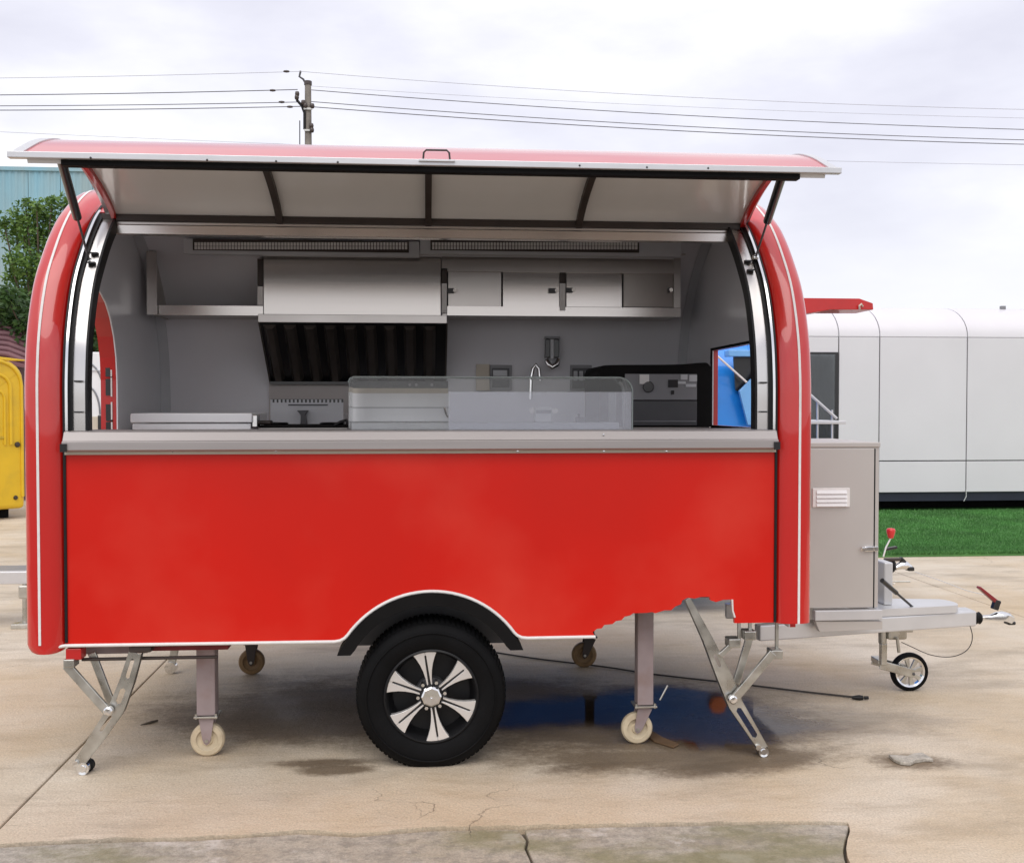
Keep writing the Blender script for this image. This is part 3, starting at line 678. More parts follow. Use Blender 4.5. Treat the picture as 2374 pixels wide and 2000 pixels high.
# left open shelf
sh = bpy.data.objects.new('wall_shelf', None); C.objects.link(sh); sh.parent = T
MB().box(*pb(356, 709, 610, 730, FY, FY+.014)).build('shelf_lip', 'steel', sh, bevel=.001)
s0, s1 = P(358, 728, FY), P(610, 728, FY)
MB().box((s0.x, FY+.0145, s0.z), (s1.x, BY, s0.z+.01)).build('shelf_board', 'steel_soft', sh)
e0 = P(344, 584, FY); 
MB().prism([(FY-.02, P(356,730,FY).z), (BY-.01, P(356,730,FY).z), (BY-.12, e0.z+.0), (FY-.02, e0.z)], lambda y, z: (s0.x-.012, y, z), lambda y, z: (s0.x-.002, y, z)).build('shelf_end', 'steel_soft', sh)
MB().prism([(FY-.022, P(356,730,FY).z), (FY-.022, e0.z), (FY-.018, e0.z), (FY-.018, P(356,730,FY).z)], lambda y, z: (s0.x-.03, y, z), lambda y, z: (s0.x+.018, y, z)).build('shelf_post', 'steel', sh)
# upper cabinet
cb = bpy.data.objects.new('wall_cabinet', None); C.objects.link(cb); cb.parent = T
MB().box(*pb(1024, 597, 1572, 622, FY+.004, FY+.02)).build('top_rail', 'steel_soft', cb)
MB().box(*pb(1037, 622, 1572, 629, FY-.012, FY+.02)).build('slide_rail', 'steel_soft', cb)
MB().box(*pb(1037, 714, 1578, 731, FY-.012, FY+.02)).build('bottom_rail', 'steel', cb)
MB().box(*pb(1562, 597, 1578, 713, FY-.006, FY+.02)).build('cabinet_stile', 'steel_soft', cb)
k0, k1 = P(1024, 731, FY+.2), P(1578, 600, FY+.2)
k0 = P(1026, 730, FY); k1 = P(1576, 598, FY)
MB().box((k0.x, FY+.026, k0.z), (k1.x, BY-.01, k0.z+.012)).build('cabinet_base', 'steel_soft', cb)
MB().box((k1.x-.008, FY+.026, k0.z), (k1.x, BY-.16, k1.z)).build('cabinet_side', 'steel_soft', cb)
MB().box((k0.x, FY-.04, k1.z+.008), (k1.x+.02, BY-.22, k1.z+.016)).build('cabinet_top', 'steel_soft', cb)
for (x0, x1, m_, dy) in ((1039,1162,'steel_soft',.006), (1166,1297,'steel',-.002), (1313,1442,'steel',-.002), (1445.5,1560,'dark_brown_steel',.006)):
    if m_ not in M: mat(m_, (.40,.37,.345), .35, metal=1, noise=.06)
    MB().box(*pb(x0, 631.5, x1, 711.5, FY+dy, FY+dy+.008)).build('door', m_, cb, bevel=.0008)
for (x0, x1) in ((1024,1036), (1298,1311)):
    MB().box(*pb(x0, 632, x1, 656, FY-.016, FY-.006)).build('hinge_plate', 'dark_brown', cb)
    MB().box(*pb(x0, 657, x1, 720, FY-.018, FY-.006)).build('hinge_plate', 'white_trim', cb, bevel=.001)
for (x0, x1, y0) in ((1037,1061,673), (1272,1297,673), (1312,1336,672), (1549,1562,672)):
    MB().box(*pb(x0, y0-5, x1-8, y0+6, FY-.018, FY-.004)).build('latch', 'dark_grey', cb, bevel=.001)
    MB().cyl(P(x1-6, y0, FY-.004), P(x1-6, y0, FY-.02), .010, n=12).build('latch_knob', 'chrome', cb, smooth=40)
# ceiling lamps with louvres
LY = 1.10
for (h0, x0, x1, h1) in ((425, 447, 948, 972), (974, 998, 1482, 1580)):
    lf = bpy.data.objects.new('ceiling_lamp', None); C.objects.link(lf); lf.parent = T
    pz = P(h0, 560, LY).z; 
    MB().prism([(LY, P(h0, 553, LY).z), (LY, P(h0, 588, LY).z), (LY+.10, P(h0, 592, LY+.1).z), (LY+.10, P(h0, 553, LY).z)], lambda y, z: (P(h0,560,LY).x, y, z), lambda y, z: (P(h1,560,LY).x, y, z)).build('lamp_housing', 'light_grey', lf, bevel=.002)
    MB().box(*pb(x0, 560, x1, 580, LY-.004, LY+.002)).build('lamp_recess', 'dark_brown', lf)
    lv = MB(); nl = int((x1-x0)/7.2)
    for k in range(nl):
        xx = x0+3+(x1-x0-6)*(k+.5)/nl; lv.box(*pb(xx-2.8, 562, xx+2.6, 570, LY-.010, LY-.0042)); lv.box(*pb(xx-2.8, 571.2, xx+2.6, 578, LY-.010, LY-.0042))
    lv.build('louvre', 'white_trim', lf, kind='stuff')
# wall fittings
sd_ = bpy.data.objects.new('soap_dispenser', None); C.objects.link(sd_); sd_.parent = T
MB().box(*pb(1263, 780, 1299, 785, BY-.09, BY)).build('dispenser_lid', 'mid_grey', sd_, bevel=.002)
for x0, x1 in ((1265,1276), (1284,1297)): MB().box(*pb(x0, 786, x1, 829, BY-.085, BY)).build('dispenser_tank', 'black', sd_, bevel=.004)
MB().box(*pb(1276, 786, 1284, 832, BY-.08, BY)).build('dispenser_bar', 'light_grey', sd_)
MB().tube([P(1266,834,BY-.08), P(1272,845,BY-.09), P(1280,852,BY-.09), P(1290,845,BY-.09), P(1296,833,BY-.08)], [.012,.016,.014,.016,.012], 12).build('dispenser_spout', 'chrome', sd_, smooth=60)
sk_ = bpy.data.objects.new('wall_socket', None); C.objects.link(sk_); sk_.parent = T
MB().box(*pb(1104, 844, 1135, 905, BY-.03, BY)).build('switch_plate', 'beige', sk_, bevel=.002)
MB().box(*pb(1136, 846, 1187, 905, BY-.02, BY)).build('socket_plate', 'mid_grey', sk_, bevel=.002)
MB().box(*pb(1141, 853, 1181, 898, BY-.03, BY-.021)).build('socket_cover', 'dark_grey', sk_, bevel=.002)
MB().box(*pb(1143, 858, 1176, 872, BY-.036, BY-.031)).build('socket_face', 'light_grey', sk_, bevel=.002)
sk2 = bpy.data.objects.new('wall_socket', None); C.objects.link(sk2); sk2.parent = T
MB().box(*pb(1322, 846, 1372, 905, BY-.02, BY)).build('socket_plate', 'mid_grey', sk2, bevel=.002)
MB().box(*pb(1327, 853, 1368, 900, BY-.025, BY-.021)).build('socket_face', 'dark_grey', sk2, bevel=.002)
for x0 in (1330, 1343, 1356): MB().box(*pb(x0, 860, x0+9, 882, BY-.031, BY-.026)).build('socket_outlet', 'light_grey', sk2, bevel=.002)
MB().tube([P(1230,925,BY-.12), P(1231,880,BY-.12), P(1235,855,BY-.12), P(1242,845,BY-.12), P(1249,855,BY-.12), P(1252,882,BY-.12)], .011, 12).build('sink_tap', 'chrome', T, smooth=60)
# back worktop
bt = P(1000, 990, 1.05).z
MB().box((XL+.12, 1.02, bt-.04), (XR-.12, BY-.002, bt)).build('back_worktop', 'steel_soft', T, bevel=.002)
MB().box((XL+.12, 1.06, .662), (XR-.12, BY-.002, bt-.041)).build('base_cupboard', 'steel_soft', T)

# ------------- underside: chassis, castors, stabilisers
MB().box((P(165,1500,.12).x, .10, .436), (P(345,1500,.12).x, .16, .50)).build('chassis_rail', 'post_paint', T, bevel=.002)
MB().box((P(345,1500,.10).x, .09, .446), (P(530,1500,.10).x, .17, .50)).build('chassis_rail', 'red_primer', T, bevel=.002)
MB().box((XL+.14, .20, .50), (WX-.40, .26, .56)).build('chassis_beam', 'dark_grey', T)
MB().box((XL+.14, 1.45, .50), (XR-.14, 1.51, .56)).build('chassis_beam', 'dark_grey', T)
MB().box((XL+.14, .82, .52), (XR-.14, .88, .60)).build('chassis_beam', 'dark_grey', T)
def castor(cx, cy, r, ztop, tone, post=True, slant=0.0, pw=.066):
    c_ = bpy.data.objects.new('castor', None); C.objects.link(c_); c_.parent = T
    wx = cx + slant
    ctr = V((wx, cy, r)); 
    MB().lathe([(r*.62,-.017),(r*.66,-.020),(r*.90,-.018),(r,-.010),(r,.010),(r*.90,.018),(r*.66,.020),(r*.62,.017)], ctr, (0,1,0), 40).build('tread', tone, c_, smooth=35)
    MB().lathe([(r*.64,-.014),(r*.55,-.012),(r*.36,-.010),(r*.30,-.018),(0,-.018)], ctr, (0,1,0), 32).lathe([(r*.64,.014),(r*.3,.012),(0,.018)], ctr, (0,1,0), 32).build('castor_hub', tone, c_, smooth=35)
    fz0 = r*2+.028 
    for sy in (-1, 1):
        top = V((cx, cy+sy*.028, fz0)); d = ctr + V((0, sy*.026, -.004))
        n3 = (d-top).normalized(); sx_ = V((n3.z, 0, -n3.x))
        o2 = [top-sx_*.030, top+sx_*.030, d+sx_*.017-n3*.012, d+sx_*.010+n3*.006, d+n3*.014, d-sx_*.010+n3*.006, d-sx_*.017-n3*.012]
        MB().add([p+V((0,-.002,0)) for p in o2]+[p+V((0,.002,0)) for p in o2], [tuple(range(7)), tuple(reversed(range(7,14)))]+[(i,(i+1)%7,(i+1)%7+7,i+7) for i in range(7)]).build('fork', 'post_paint' if post else 'dark_brown', c_, bevel=.001)
    MB().cyl(ctr+V((0,-.032,0)), ctr+V((0,.032,0)), .007, n=10).build('axle_bolt', 'galv', c_)
    if post:
        MB().box((cx-.046, cy-.046, fz0), (cx+.046, cy+.046, fz0+.007)).build('mount_plate', 'galv', c_, bevel=.001)
        MB().box((cx-pw/2, cy-pw/2, fz0+.008), (cx+pw/2, cy+pw/2, ztop)).build('post', 'post_paint', c_, bevel=.004)
        for sx in (-1, 1): MB().cyl((cx+sx*.038, cy-.036, fz0-.004), (cx+sx*.038, cy-.036, fz0+.016), .005, n=6).build('bolt', 'galv', c_)
    else:
        MB().box((cx-.035, cy-.04, fz0), (cx+.035, cy+.04, fz0+.006)).build('mount_plate', 'dark_brown', c_)
        MB().box((cx-.022, cy-.022, fz0+.0065), (cx+.022, cy+.022, ztop)).build('post', 'dark_brown', c_)
gl_, gr_ = G(480, 1754), G(1478, 1725)
castor(gl_.x, gl_.y+.02, .066, .50, 'caster_cream', pw=.072)
castor(gr_.x+.030, gr_.y+.02, .064, .63, 'caster_cream', slant=-.030)
fl_, fr2 = G(584, 1562), G(1354, 1545)
castor(fl_.x, fl_.y+.0, .066, .50, 'caster_brown', post=False)
castor(fr2.x+.03, fr2.y+.0, .066, .50, 'caster_brown', post=False, slant=-.03)
# bent clip on the front right castor post
p_ = P(1530, 1622, gr_.y-.02)
MB().tube([p_, P(1548,1588,gr_.y-.02)], .004, 6).build('lock_pin', 'galv', T)

def channel(pts, w, h, name, par, m='galv', slots=()):
    """pressed steel channel seen from its open side: web plus two flanges, along pts (x,z) at depth y"""
    mb = MB()
    for (p, q) in zip(pts, pts[1:]):
        p, q = V(p), V(q); d = (q-p).normalized(); s_ = V((d.z, 0, -d.x))
        for sg in (-1, 1): mb.bar(p+s_*sg*w/2, q+s_*sg*w/2, h, .004, up=s_)
    o = mb.build(name, m, par, bevel=.001)
    return o
def leg(pts, y, ws, par, slots, nm='main_leg', dep=.035):
    """pressed leg: outline along a bent axis with slot holes, returned flanges on both edges"""
    n = len(pts); L_, R_ = [], []
    for i in range(n):
        a_ = V((*pts[max(i-1,0)], 0)); b_ = V((*pts[min(i+1,n-1)], 0)); d = (b_-a_).normalized(); s_ = V((-d.y, d.x, 0)); p = V((*pts[i], 0))
        L_.append((p+s_*ws[i]/2)[:2]); R_.append((p-s_*ws[i]/2)[:2])
    holes = []
    for (i, t0, t1, hw) in slots:
        a_, b_ = V((*pts[i], 0)), V((*pts[i+1], 0)); d = (b_-a_).normalized(); s_ = V((-d.y, d.x, 0)); u, v = a_+(b_-a_)*t0, a_+(b_-a_)*t1
        holes.append([tuple(q[:2]) for q in (u-s_*hw, u-d*hw*.8, u+s_*hw, v+s_*hw, v+d*hw*.8, v-s_*hw)])
    MB().prism(L_+R_[::-1], lambda x, z: (x, y, z), lambda x, z: (x, y+.004, z), holes).build(nm, 'galv', par, bevel=.0008)
    for side in (L_, R_):
        mb = MB(); c_ = [( (x, z)) for x, z in side]
        mb.sweep([[(x, y-.0005, z), (x, y+dep, z), (x+.003, y+dep, z-.001), (x+.003, y-.0005, z-.001)] for x, z in c_])
        mb.build('leg_flange', 'galv', par, smooth=30)
def pxz(px, py, Y): p = P(px, py, Y); return (p.x, p.z)
def stabiliser(main, ws, slots, arm, strut, foot, Y, rod=None):
    s_ = bpy.data.objects.new('stabiliser_leg', None); C.objects.link(s_); s_.parent = T
    leg([pxz(a_, b_, Y) for a_, b_ in main], Y, ws, s_, slots)
    for (p0, p1), y2, w_, nm in ((arm, Y-.016, .034, 'brace_arm'), (strut, Y+.045, .03, 'rear_brace')):
        a_, b_ = P(*p0, y2), P(*p1, y2)
        MB().bar(a_, b_, .014, w_, up=(0,0,1)).build(nm, 'galv', s_, bevel=.003)
    pv = P(*arm[1], Y-.03)
    MB().lathe([(0,-.006),(.012,-.005),(.017,.0),(.017,.02)], pv, (0,1,0), 18).build('pivot_bolt', 'chrome', s_, smooth=40)
    f_ = P(*foot, Y+.01); r_ = f_.z
    r_ = max(.02, min(.034, r_)); f_.z = r_+.0005
    MB().lathe([(0,-.014),(r_*.55,-.014),(r_*.6,-.010),(r_,-.012),(r_,.022),(r_*.6,.022),(0,.024)], f_+V((.012,0,0)), (0,1,0), 28).build('foot_roller', 'chrome', s_, smooth=35)
    MB().lathe([(r_*.45,-.002),(r_*1.05,-.002),(r_*1.05,.018),(r_*.45,.018)], f_+V((.018,.026,0)), (0,1,0), 28).build('roller_band', 'rubber', s_, smooth=35)
    MB().cyl(f_+V((-.012,-.02,r_*1.0)), f_+V((-.004,.03,r_*1.0)), .011, n=14).build('foot_pin', 'chrome', s_, smooth=40)
    return s_
s1_ = stabiliser([(312,1513),(292,1580),(268,1643),(228,1702),(180,1772)], (.044,.050,.056,.050,.036), ((0,.25,.85,.007),(1,.3,.75,.010),(2,.3,.85,.006)), ((154,1541),(250,1649)), ((213,1512),(262,1640)), (186,1780), .02)
MB().box(*pb(152, 1503, 188, 1530, .0, .06)).build('stabiliser_bracket', 'red_trim', T, bevel=.003)
MB().box(*pb(146, 1528, 172, 1548, -.01, .05)).build('bracket_cap', 'galv', T, bevel=.004)
MB().box(*pb(298, 1497, 350, 1513, .01, .07)).build('spindle_nut', 'dark_brown', T, bevel=.006)
rp, rq = P(190, 1528, .05), P(503, 1522, .05)
MB().cyl(rp, rq, .0065, n=10).build('spindle', 'dark_brown', T, smooth=40)
s2_ = stabiliser([(1594,1388),(1640,1480),(1678,1565),(1705,1632),(1770,1736)], (.020,.036,.056,.056,.036), ((1,.45,.75,.006),(3,.12,.70,.011)), ((1792,1512),(1700,1622)), ((1738,1475),(1706,1585)), (1762,1741), .0)
MB().bar(P(1700,1490,.0), P(1668,1520,.0), .014, .022).build('brace_arm', 'galv', s2_, bevel=.003)
for px, py in ((1800,1518), (1702,1492), (1738,1474)):                  # lugs
    q = P(px, py, .0); MB().box((q.x-.024, -.012, q.z-.014), (q.x+.024, .05, q.z+.022)).build('stabiliser_bracket', 'galv', s2_, bevel=.004)
for px, py in ((1800,1512), (1713,1488), (1738,1470)):
    q = P(px, py, .03); MB().box((q.x-.006, .022, q.z), (q.x+.006, .034, .64)).build('stabiliser_hanger', 'galv', s2_)
# far stabiliser
fp_ = G(397, 1560); q = V((fp_.x+.10, fp_.y, .48))
s3_ = bpy.data.objects.new('stabiliser_leg', None); C.objects.link(s3_); s3_.parent = T
MB().bar(fp_+V((0,0,.04)), q, .02, .04).build('main_leg', 'galv', s3_, bevel=.003)
MB().bar(fp_+V((.05,0.02,.22)), q+V((-.16,0,0)), .02, .03).build('brace_arm', 'galv', s3_, bevel=.003)
MB().lathe([(0,-.02),(.03,-.018),(.03,.02),(0,.022)], fp_+V((0,0,.031)), (0,1,0), 20).build('foot_roller', 'chrome', s3_, smooth=35)

# ------------- drawbar, gas box, jockey wheel
dbr = bpy.data.objects.new('drawbar', None); C.objects.link(dbr); dbr.parent = T
DY = .85
zt_, zb_ = P(2200, 1413, DY).z, P(2200, 1447, DY).z
xe = P(2250, 1430, DY).x
x0_ = XR-.02
def beam(y0_, y1_, nm): return MB().bar((x0_, y0_, (zt_+zb_)/2), (xe, y1_, (zt_+zb_)/2), .055, zt_-zb_).build(nm, 'silver', dbr, bevel=.006)
beam(.60, .83, 'drawbar_beam'); beam(1.10, .87, 'drawbar_beam')
MB().box((xe-.22, .805, zb_-.004), (xe+.002, .895, zt_+.004)).build('drawbar_head', 'silver', dbr, bevel=.008)
MB().box(*pb(1890, 1413, 2046, 1439, .555, .600)).build('box_bearer', 'silver', dbr, bevel=.003)
lo_ = [(P(a_, b_, .565).x, P(a_, b_, .565).z) for a_, b_ in ((1890,1439.5),(2046,1439.5),(2046,1458),(1900,1464))]
MB().prism(lo_, lambda x, z: (x, .565, z), lambda x, z: (x, .600, z)).build('bearer_flange', 'box_paint', dbr, bevel=.002)
# cover plate with rounded end between the beams
cpz = zt_+.002
cvr = [(P(1990,1405,DY).x, .70), (P(2160,1405,DY).x, .755)] + [(P(2190,1400,DY).x + .05*math.sin(math.pi*k/10), .85-.085*math.cos(math.pi*k/10)) for k in range(11)] + [(P(2160,1405,DY).x, .945), (P(1990,1405,DY).x, 1.0)]
MB().prism(cvr, lambda x, y: (x, y, cpz), lambda x, y: (x, y, cpz+.035)).build('drawbar_cover', 'silver', dbr, bevel=.010, seg=3)
MB().box((P(2040,1300,DY).x, .80, cpz+.036), (P(2060,1300,DY).x, .90, P(2050,1300,DY).z)).build('brake_tower', 'silver', dbr, bevel=.006)
ga = P(2045, 1345, .62); gb2 = P(2122, 1412, .78)
gm = ga + (gb2-ga)*.42
MB().cyl(ga, gm, .011, n=12).cyl(gm, gb2, .006, n=10).build('gas_strut', 'black', dbr, smooth=40)
# coupler
cc = P(2262, 1432, DY)
bl = [(.0, 0)] + [( (.030 if k % 2 == 0 else .022), .006+.0085*k) for k in range(6)] + [(0, .058)]
MB().lathe(bl, (xe+.003, DY, cc.z), (1,0,0), 24).build('rubber_boot', 'rubber', dbr, smooth=50)
tip = P(2348, 1432, DY)
cz_ = cc.z
hs = MB()
secs = []
for (u, hw, zl_, zh_) in ((0,.012,-.010,.012),(.05,.014,-.012,.014),(.09,.022,-.014,.026),(.13,.028,-.014,.030),(.165,.026,-.026,.022),(.19,.018,-.028,.004)):
    xx = xe+.055+u*(tip.x-xe-.055)/.19
    secs.append([(xx, DY-hw, cz_+zl_), (xx, DY-hw, cz_+zh_*.6), (xx, DY-hw*.5, cz_+zh_), (xx, DY+hw*.5, cz_+zh_), (xx, DY+hw, cz_+zh_*.6), (xx, DY+hw, cz_+zl_)])
hs.sweep(secs).build('coupling_head', 'chrome', dbr, smooth=50, bevel=.002)
MB().box((tip.x-.035, DY-.024, cz_-.034), (tip.x+.004, DY+.024, cz_-.016)).build('coupling_lip', 'black', dbr, bevel=.006)
h0, h1, h2 = P(2305,1412,DY), P(2312,1390,DY), P(2268,1360,DY)
MB().bar(h0, h1, .03, .030).build('handle_neck', 'black', dbr, bevel=.004)
MB().bar(P(2316,1400,DY), h2, .026, .022, w2=.034, h2=.012).build('coupling_handle', 'dark_red', dbr, bevel=.004)
# breakaway cable loop
MB().tube([P(*q, DY-.05) for q in catmull([(2248,1448),(2254,1470),(2252,1490),(2240,1508),(2215,1520),(2185,1522),(2150,1515),(2110,1497),(2090,1488)], 4)], .0022, 6).build('safety_cable', 'cable', dbr, smooth=60)
MB().box(*pb(2060, 1455, 2105, 1484, DY-.05, DY+.05)).build('jockey_clamp', 'galv', dbr, bevel=.012)
MB().cyl(P(2080,1478,DY-.06), P(2084,1512,DY-.06), .008, n=8).build('clamp_handle', 'galv', dbr)
MB().box(*pb(2098, 1452, 2118, 1466, DY-.03, DY+.03)).build('clamp_bracket', 'galv', dbr, bevel=.004)
# jockey wheel
jk = bpy.data.objects.new('jockey_wheel', None); C.objects.link(jk); jk.parent = T
jg = G(2107, 1600); jr = .093; jc = V((jg.x, jg.y, jr)); jy = jg.y-.045
MB().lathe([(jr*.80,-.014),(jr*.86,-.020),(jr*.96,-.016),(jr,-.006),(jr,.006),(jr*.96,.016),(jr*.86,.020),(jr*.80,.014)], jc, (0,1,0), 48).build('tyre', 'tyre', jk, smooth=35)
MB().lathe([(jr*.70,.010),(jr*.70,-.010),(jr*.79,-.014),(jr*.82,-.012),(jr*.82,.012),(jr*.79,.014)], jc, (0,1,0), 40, closed=True).build('rim', 'chrome', jk, smooth=35)
MB().lathe([(0,-.022),(.016,-.02),(.020,.0),(.020,.018),(0,.02)], jc, (0,1,0), 20).build('hub', 'chrome', jk, smooth=35)
for k in range(8):
    t_ = 2*math.pi*k/8+.2; d = V((math.cos(t_), 0, math.sin(t_)))
    MB().bar(jc+d*.014, jc+d*jr*.74, .010, .012, up=(0,1,0), w2=.026).build('spoke', 'galv', jk, bevel=.002)
jt = P(2045, 1462, jy)
jm = P(2046, 1535, jy)
MB().cyl(jt+V((.0,0,.06)), V((jm.x, jy, P(2045,1490,jy).z)), .020, n=16).build('jockey_tube', 'galv', jk, smooth=40)
MB().bar(V((jm.x+.002, jy, P(2045,1490,jy).z)), V((jm.x+.002, jy, jm.z-.012)), .030, .030, up=(0,1,0)).build('jockey_tube', 'galv', jk, bevel=.004)
MB().bar((jm.x-.012, jy, jm.z-.010), (jc.x+.006, jy, jc.z), .006, .042).build('fork', 'galv', jk, bevel=.004)
MB().bar((jm.x-.012, jg.y+.045, jm.z-.010), (jc.x+.006, jg.y+.045, jc.z), .006, .042).build('fork', 'galv', jk, bevel=.004)
MB().box((jm.x-.02, jy+.004, jm.z-.012), (jm.x+.02, jg.y+.042, jm.z+.012)).build('fork_bridge', 'galv', jk, bevel=.003)
MB().cyl((jc.x, jy-.006, jc.z), (jc.x, jg.y+.05, jc.z), .007, n=12).build('axle_bolt', 'dark_grey', jk)
# gas box
gx = bpy.data.objects.new('storage_box', None); C.objects.link(gx); gx.parent = T
GY = .58
b0, b1 = P(1870, 1411, GY), P(2040, 1028, GY)
MB().box((XR-.01, GY, b0.z), (b1.x-.002, GY+.55, b1.z)).build('box_body', 'box_paint', gx, bevel=.004)
MB().box((XR-.01, GY-.006, b0.z+.004), (P(2026,1040,GY).x, GY-.0005, P(2026,1039,GY).z)).build('box_door', 'box_paint', gx, bevel=.0025)
MB().box((XR-.01, GY-.008, P(2026,1036,GY).z), (b1.x, GY+.56, b1.z+.006)).build('box_top', 'box_paint', gx, bevel=.003)
MB().box((P(2027,1040,GY).x, GY-.003, b0.z), (P(2029.5,1040,GY).x, GY+.002, P(2026,1040,GY).z)).build('door_seal', 'rubber', gx)
vt = MB()
MB().box(*pb(1884, 1131, 1971, 1176, GY-.014, GY-.0065)).build('vent_frame', 'white_trim', gx, bevel=.003)
for k in range(4):
    a_ = P(1893, 1136+9.6*k, GY-.016); b_ = P(1963, 1144+9.6*k, GY-.016)
    MB().prism([(GY-.0145, a_.z), (GY-.022, b_.z), (GY-.0145, b_.z)], lambda y, z: (a_.x, y, z), lambda y, z: (b_.x, y, z)).build('vent_slat', 'white_gloss', gx)
MB().box(*pb(2005, 1266, 2028, 1278, GY-.026, GY-.0065)).build('door_latch', 'chrome', gx, bevel=.004)
MB().box(*pb(2028, 1266, 2037, 1278, GY-.020, GY-.0002)).build('latch_keep', 'chrome', gx, bevel=.003)
MB().tube([P(1996,1276,GY-.02), P(1999,1270,GY-.025), P(2010,1270,GY-.025)], .005, 8).build('latch_handle', 'chrome', gx)

# ================================================================== THINGS STANDING INSIDE THE TRAILER
# glass display case on the counter
DCY0, DCY1 = .08, .27
base = P(1100, 998, DCY0)
dz0 = cz
dl, dr = P(808, 950, DCY0).x, P(1466, 950, DCY0).x; dtop = P(1000, 874, DCY0).z
dc = thing('display_case', 'long clear glass display case with a rounded corner on the serving counter', 'display case', ((dl+dr)/2, .2, dz0))
MB().box((dl+.01, DCY0+.012, dz0), (dr-.05, DCY1, dz0+.028)).build('case_base', 'light_grey', dc, bevel=.003)
rr = .055
oc = [(dl, dz0)] + [(dl, dtop-.02), (dl+.006, dtop-.006), (dl+.02, dtop)] + [(dr-rr+rr*math.sin(math.pi/2*k/8), dtop-rr+rr*math.cos(math.pi/2*k/8)) for k in range(9)] + [(dr, dz0)]
ic = [(x + (.005 if x < (dl+dr)/2 else -.005), z-.005 if z > dz0 else z) for x, z in oc]
fz1 = P(1000, 908, DCY0).z
MB().prism(oc, lambda x, z: (x, DCY0, z), lambda x, z: (x, DCY0+.004, z)).build('front_pane', 'glass', dc)
MB().box((P(1040,950,DCY0).x, DCY0-.0025, dz0+.001), (dr-.004, DCY0-.001, fz1)).build('pane_reflection', 'reflection_veil', dc)  # whitish sheet paints a reflection over the lower front glass
MB().sweep([[(x, DCY0+.005, z), (x, DCY1, z), (ic[i][0], DCY1, ic[i][1]), (ic[i][0], DCY0+.005, ic[i][1])] for i, (x, z) in enumerate(oc)]).build('wrap_pane', 'glass', dc, smooth=40)
MB().tube([(x, DCY0-.001, z) for x, z in oc[1:]], .0028, 8).build('front_edge', 'edge_glass', dc, smooth=60)
MB().tube([(x, DCY1, z) for x, z in oc[1:]], .0028, 8).build('rear_edge', 'edge_glass', dc, smooth=60)
xi = dr-.062
MB().box((xi-.003, DCY0+.02, dz0+.03), (xi, DCY1-.02, dtop-.06)).build('side_pane', 'edge_glass', dc)
# metal food warmer behind the case, left part
fw_ = thing('food_warmer', 'white metal food warmer with a black control strip behind the glass case', 'food warmer', (P(925,990,.33).x, .45, dz0))
WY = .33
MB().box(*pb(813, 883, 1039, 900, WY, WY+.26)).build('control_strip', 'black', fw_, bevel=.002)
MB().box(*pb(813, 900, 1039, 911, WY, WY+.26)).build('warmer_trim', 'beige', fw_)
a_, b_ = P(812, 911, WY), P(1042, 998, WY)
MB().prism([(WY, P(812,911,WY).z), (WY-.006, P(812,943,WY).z), (WY-.008, P(812,977,WY).z), (WY+.26, P(812,977,WY).z), (WY+.26, P(812,911,WY).z)], lambda y, z: (a_.x, y, z), lambda y, z: (b_.x, y, z)).build('warmer_body', 'box_white', fw_, bevel=.002)
MB().box((a_.x, WY-.009, P(812,944,WY).z-.002), (b_.x, WY-.0065, P(812,944,WY).z)).build('door_gap', 'dark_grey', fw_)
MB().box((a_.x, WY-.015, dz0+.0), (P(1052,990,WY).x, WY+.26, P(812,978,WY).z)).build('warmer_base', 'light_grey', fw_, bevel=.002)
MB().box((a_.x-.002, .302, zt-.02), (P(1052,990,WY).x, .62, dz0-.002)).build('warmer_stand', 'steel_soft', fw_)
for px in (950, 965, 1001): MB().cyl(P(px, 892, WY), P(px, 892, WY-.006), .006, n=10).build('control_knob', 'mid_grey', fw_)
MB().tube([P(1030,945,WY-.02), P(1034,960,WY-.03), P(1038,966,WY-.02)], .004, 6).build('warmer_handle', 'chrome', fw_)
# napkin dispenser inside the case
nd = thing('napkin_dispenser', 'small white napkin dispenser with chrome ends behind the glass', 'dispenser', (P(1260,975,.16).x, .16, dz0+.028))
a_, b_ = P(1240, 978, .15), P(1280, 943, .15)
MB().box((a_.x, .15, dz0+.0285), (b_.x, .21, b_.z)).build('dispenser_body', 'white_gloss', nd, bevel=.004)
MB().box(*pb(1243, 950, 1278, 958, .146, .1495)).build('dispenser_slot', 'mid_grey', nd)
for px in (1233, 1287): MB().cyl(P(px, 952, .15), P(px, 952, .20), .012, n=16).build('dispenser_cap', 'steel_soft', nd, smooth=40)
tag(MB().box((P(1335,975,.14).x, .14, dz0+.0285), (P(1358,970,.14).x, .17, dz0+.05)).box((P(1340,975,.14).x, .145, dz0+.05), (P(1345,970,.14).x, .16, dz0+.062)).build('bottle_opener', 'black', bevel=.003), 'small black gadget lying in the glass case beside the napkin dispenser', 'gadget')
# flat white chest lids
wl = thing('chest_freezer', 'white flat-lidded chest freezer standing behind the counter beside the door', 'freezer', (P(440,990,.45).x, .65, .662))
CY = .42
MB().box(*pb(302, 958, 584, 980, CY, CY+.42)).build('lid', 'box_white', wl, bevel=.005)
p_, q_ = P(305, 982, CY), P(580, 982, CY)
MB().box((p_.x, CY+.01, .663), (q_.x, CY+.41, p_.z)).build('body', 'box_white', wl, bevel=.004)
MB().box(*pb(584, 962, 596, 990, CY+.02, CY+.1)).build('lid_hinge', 'chrome', wl, bevel=.003)
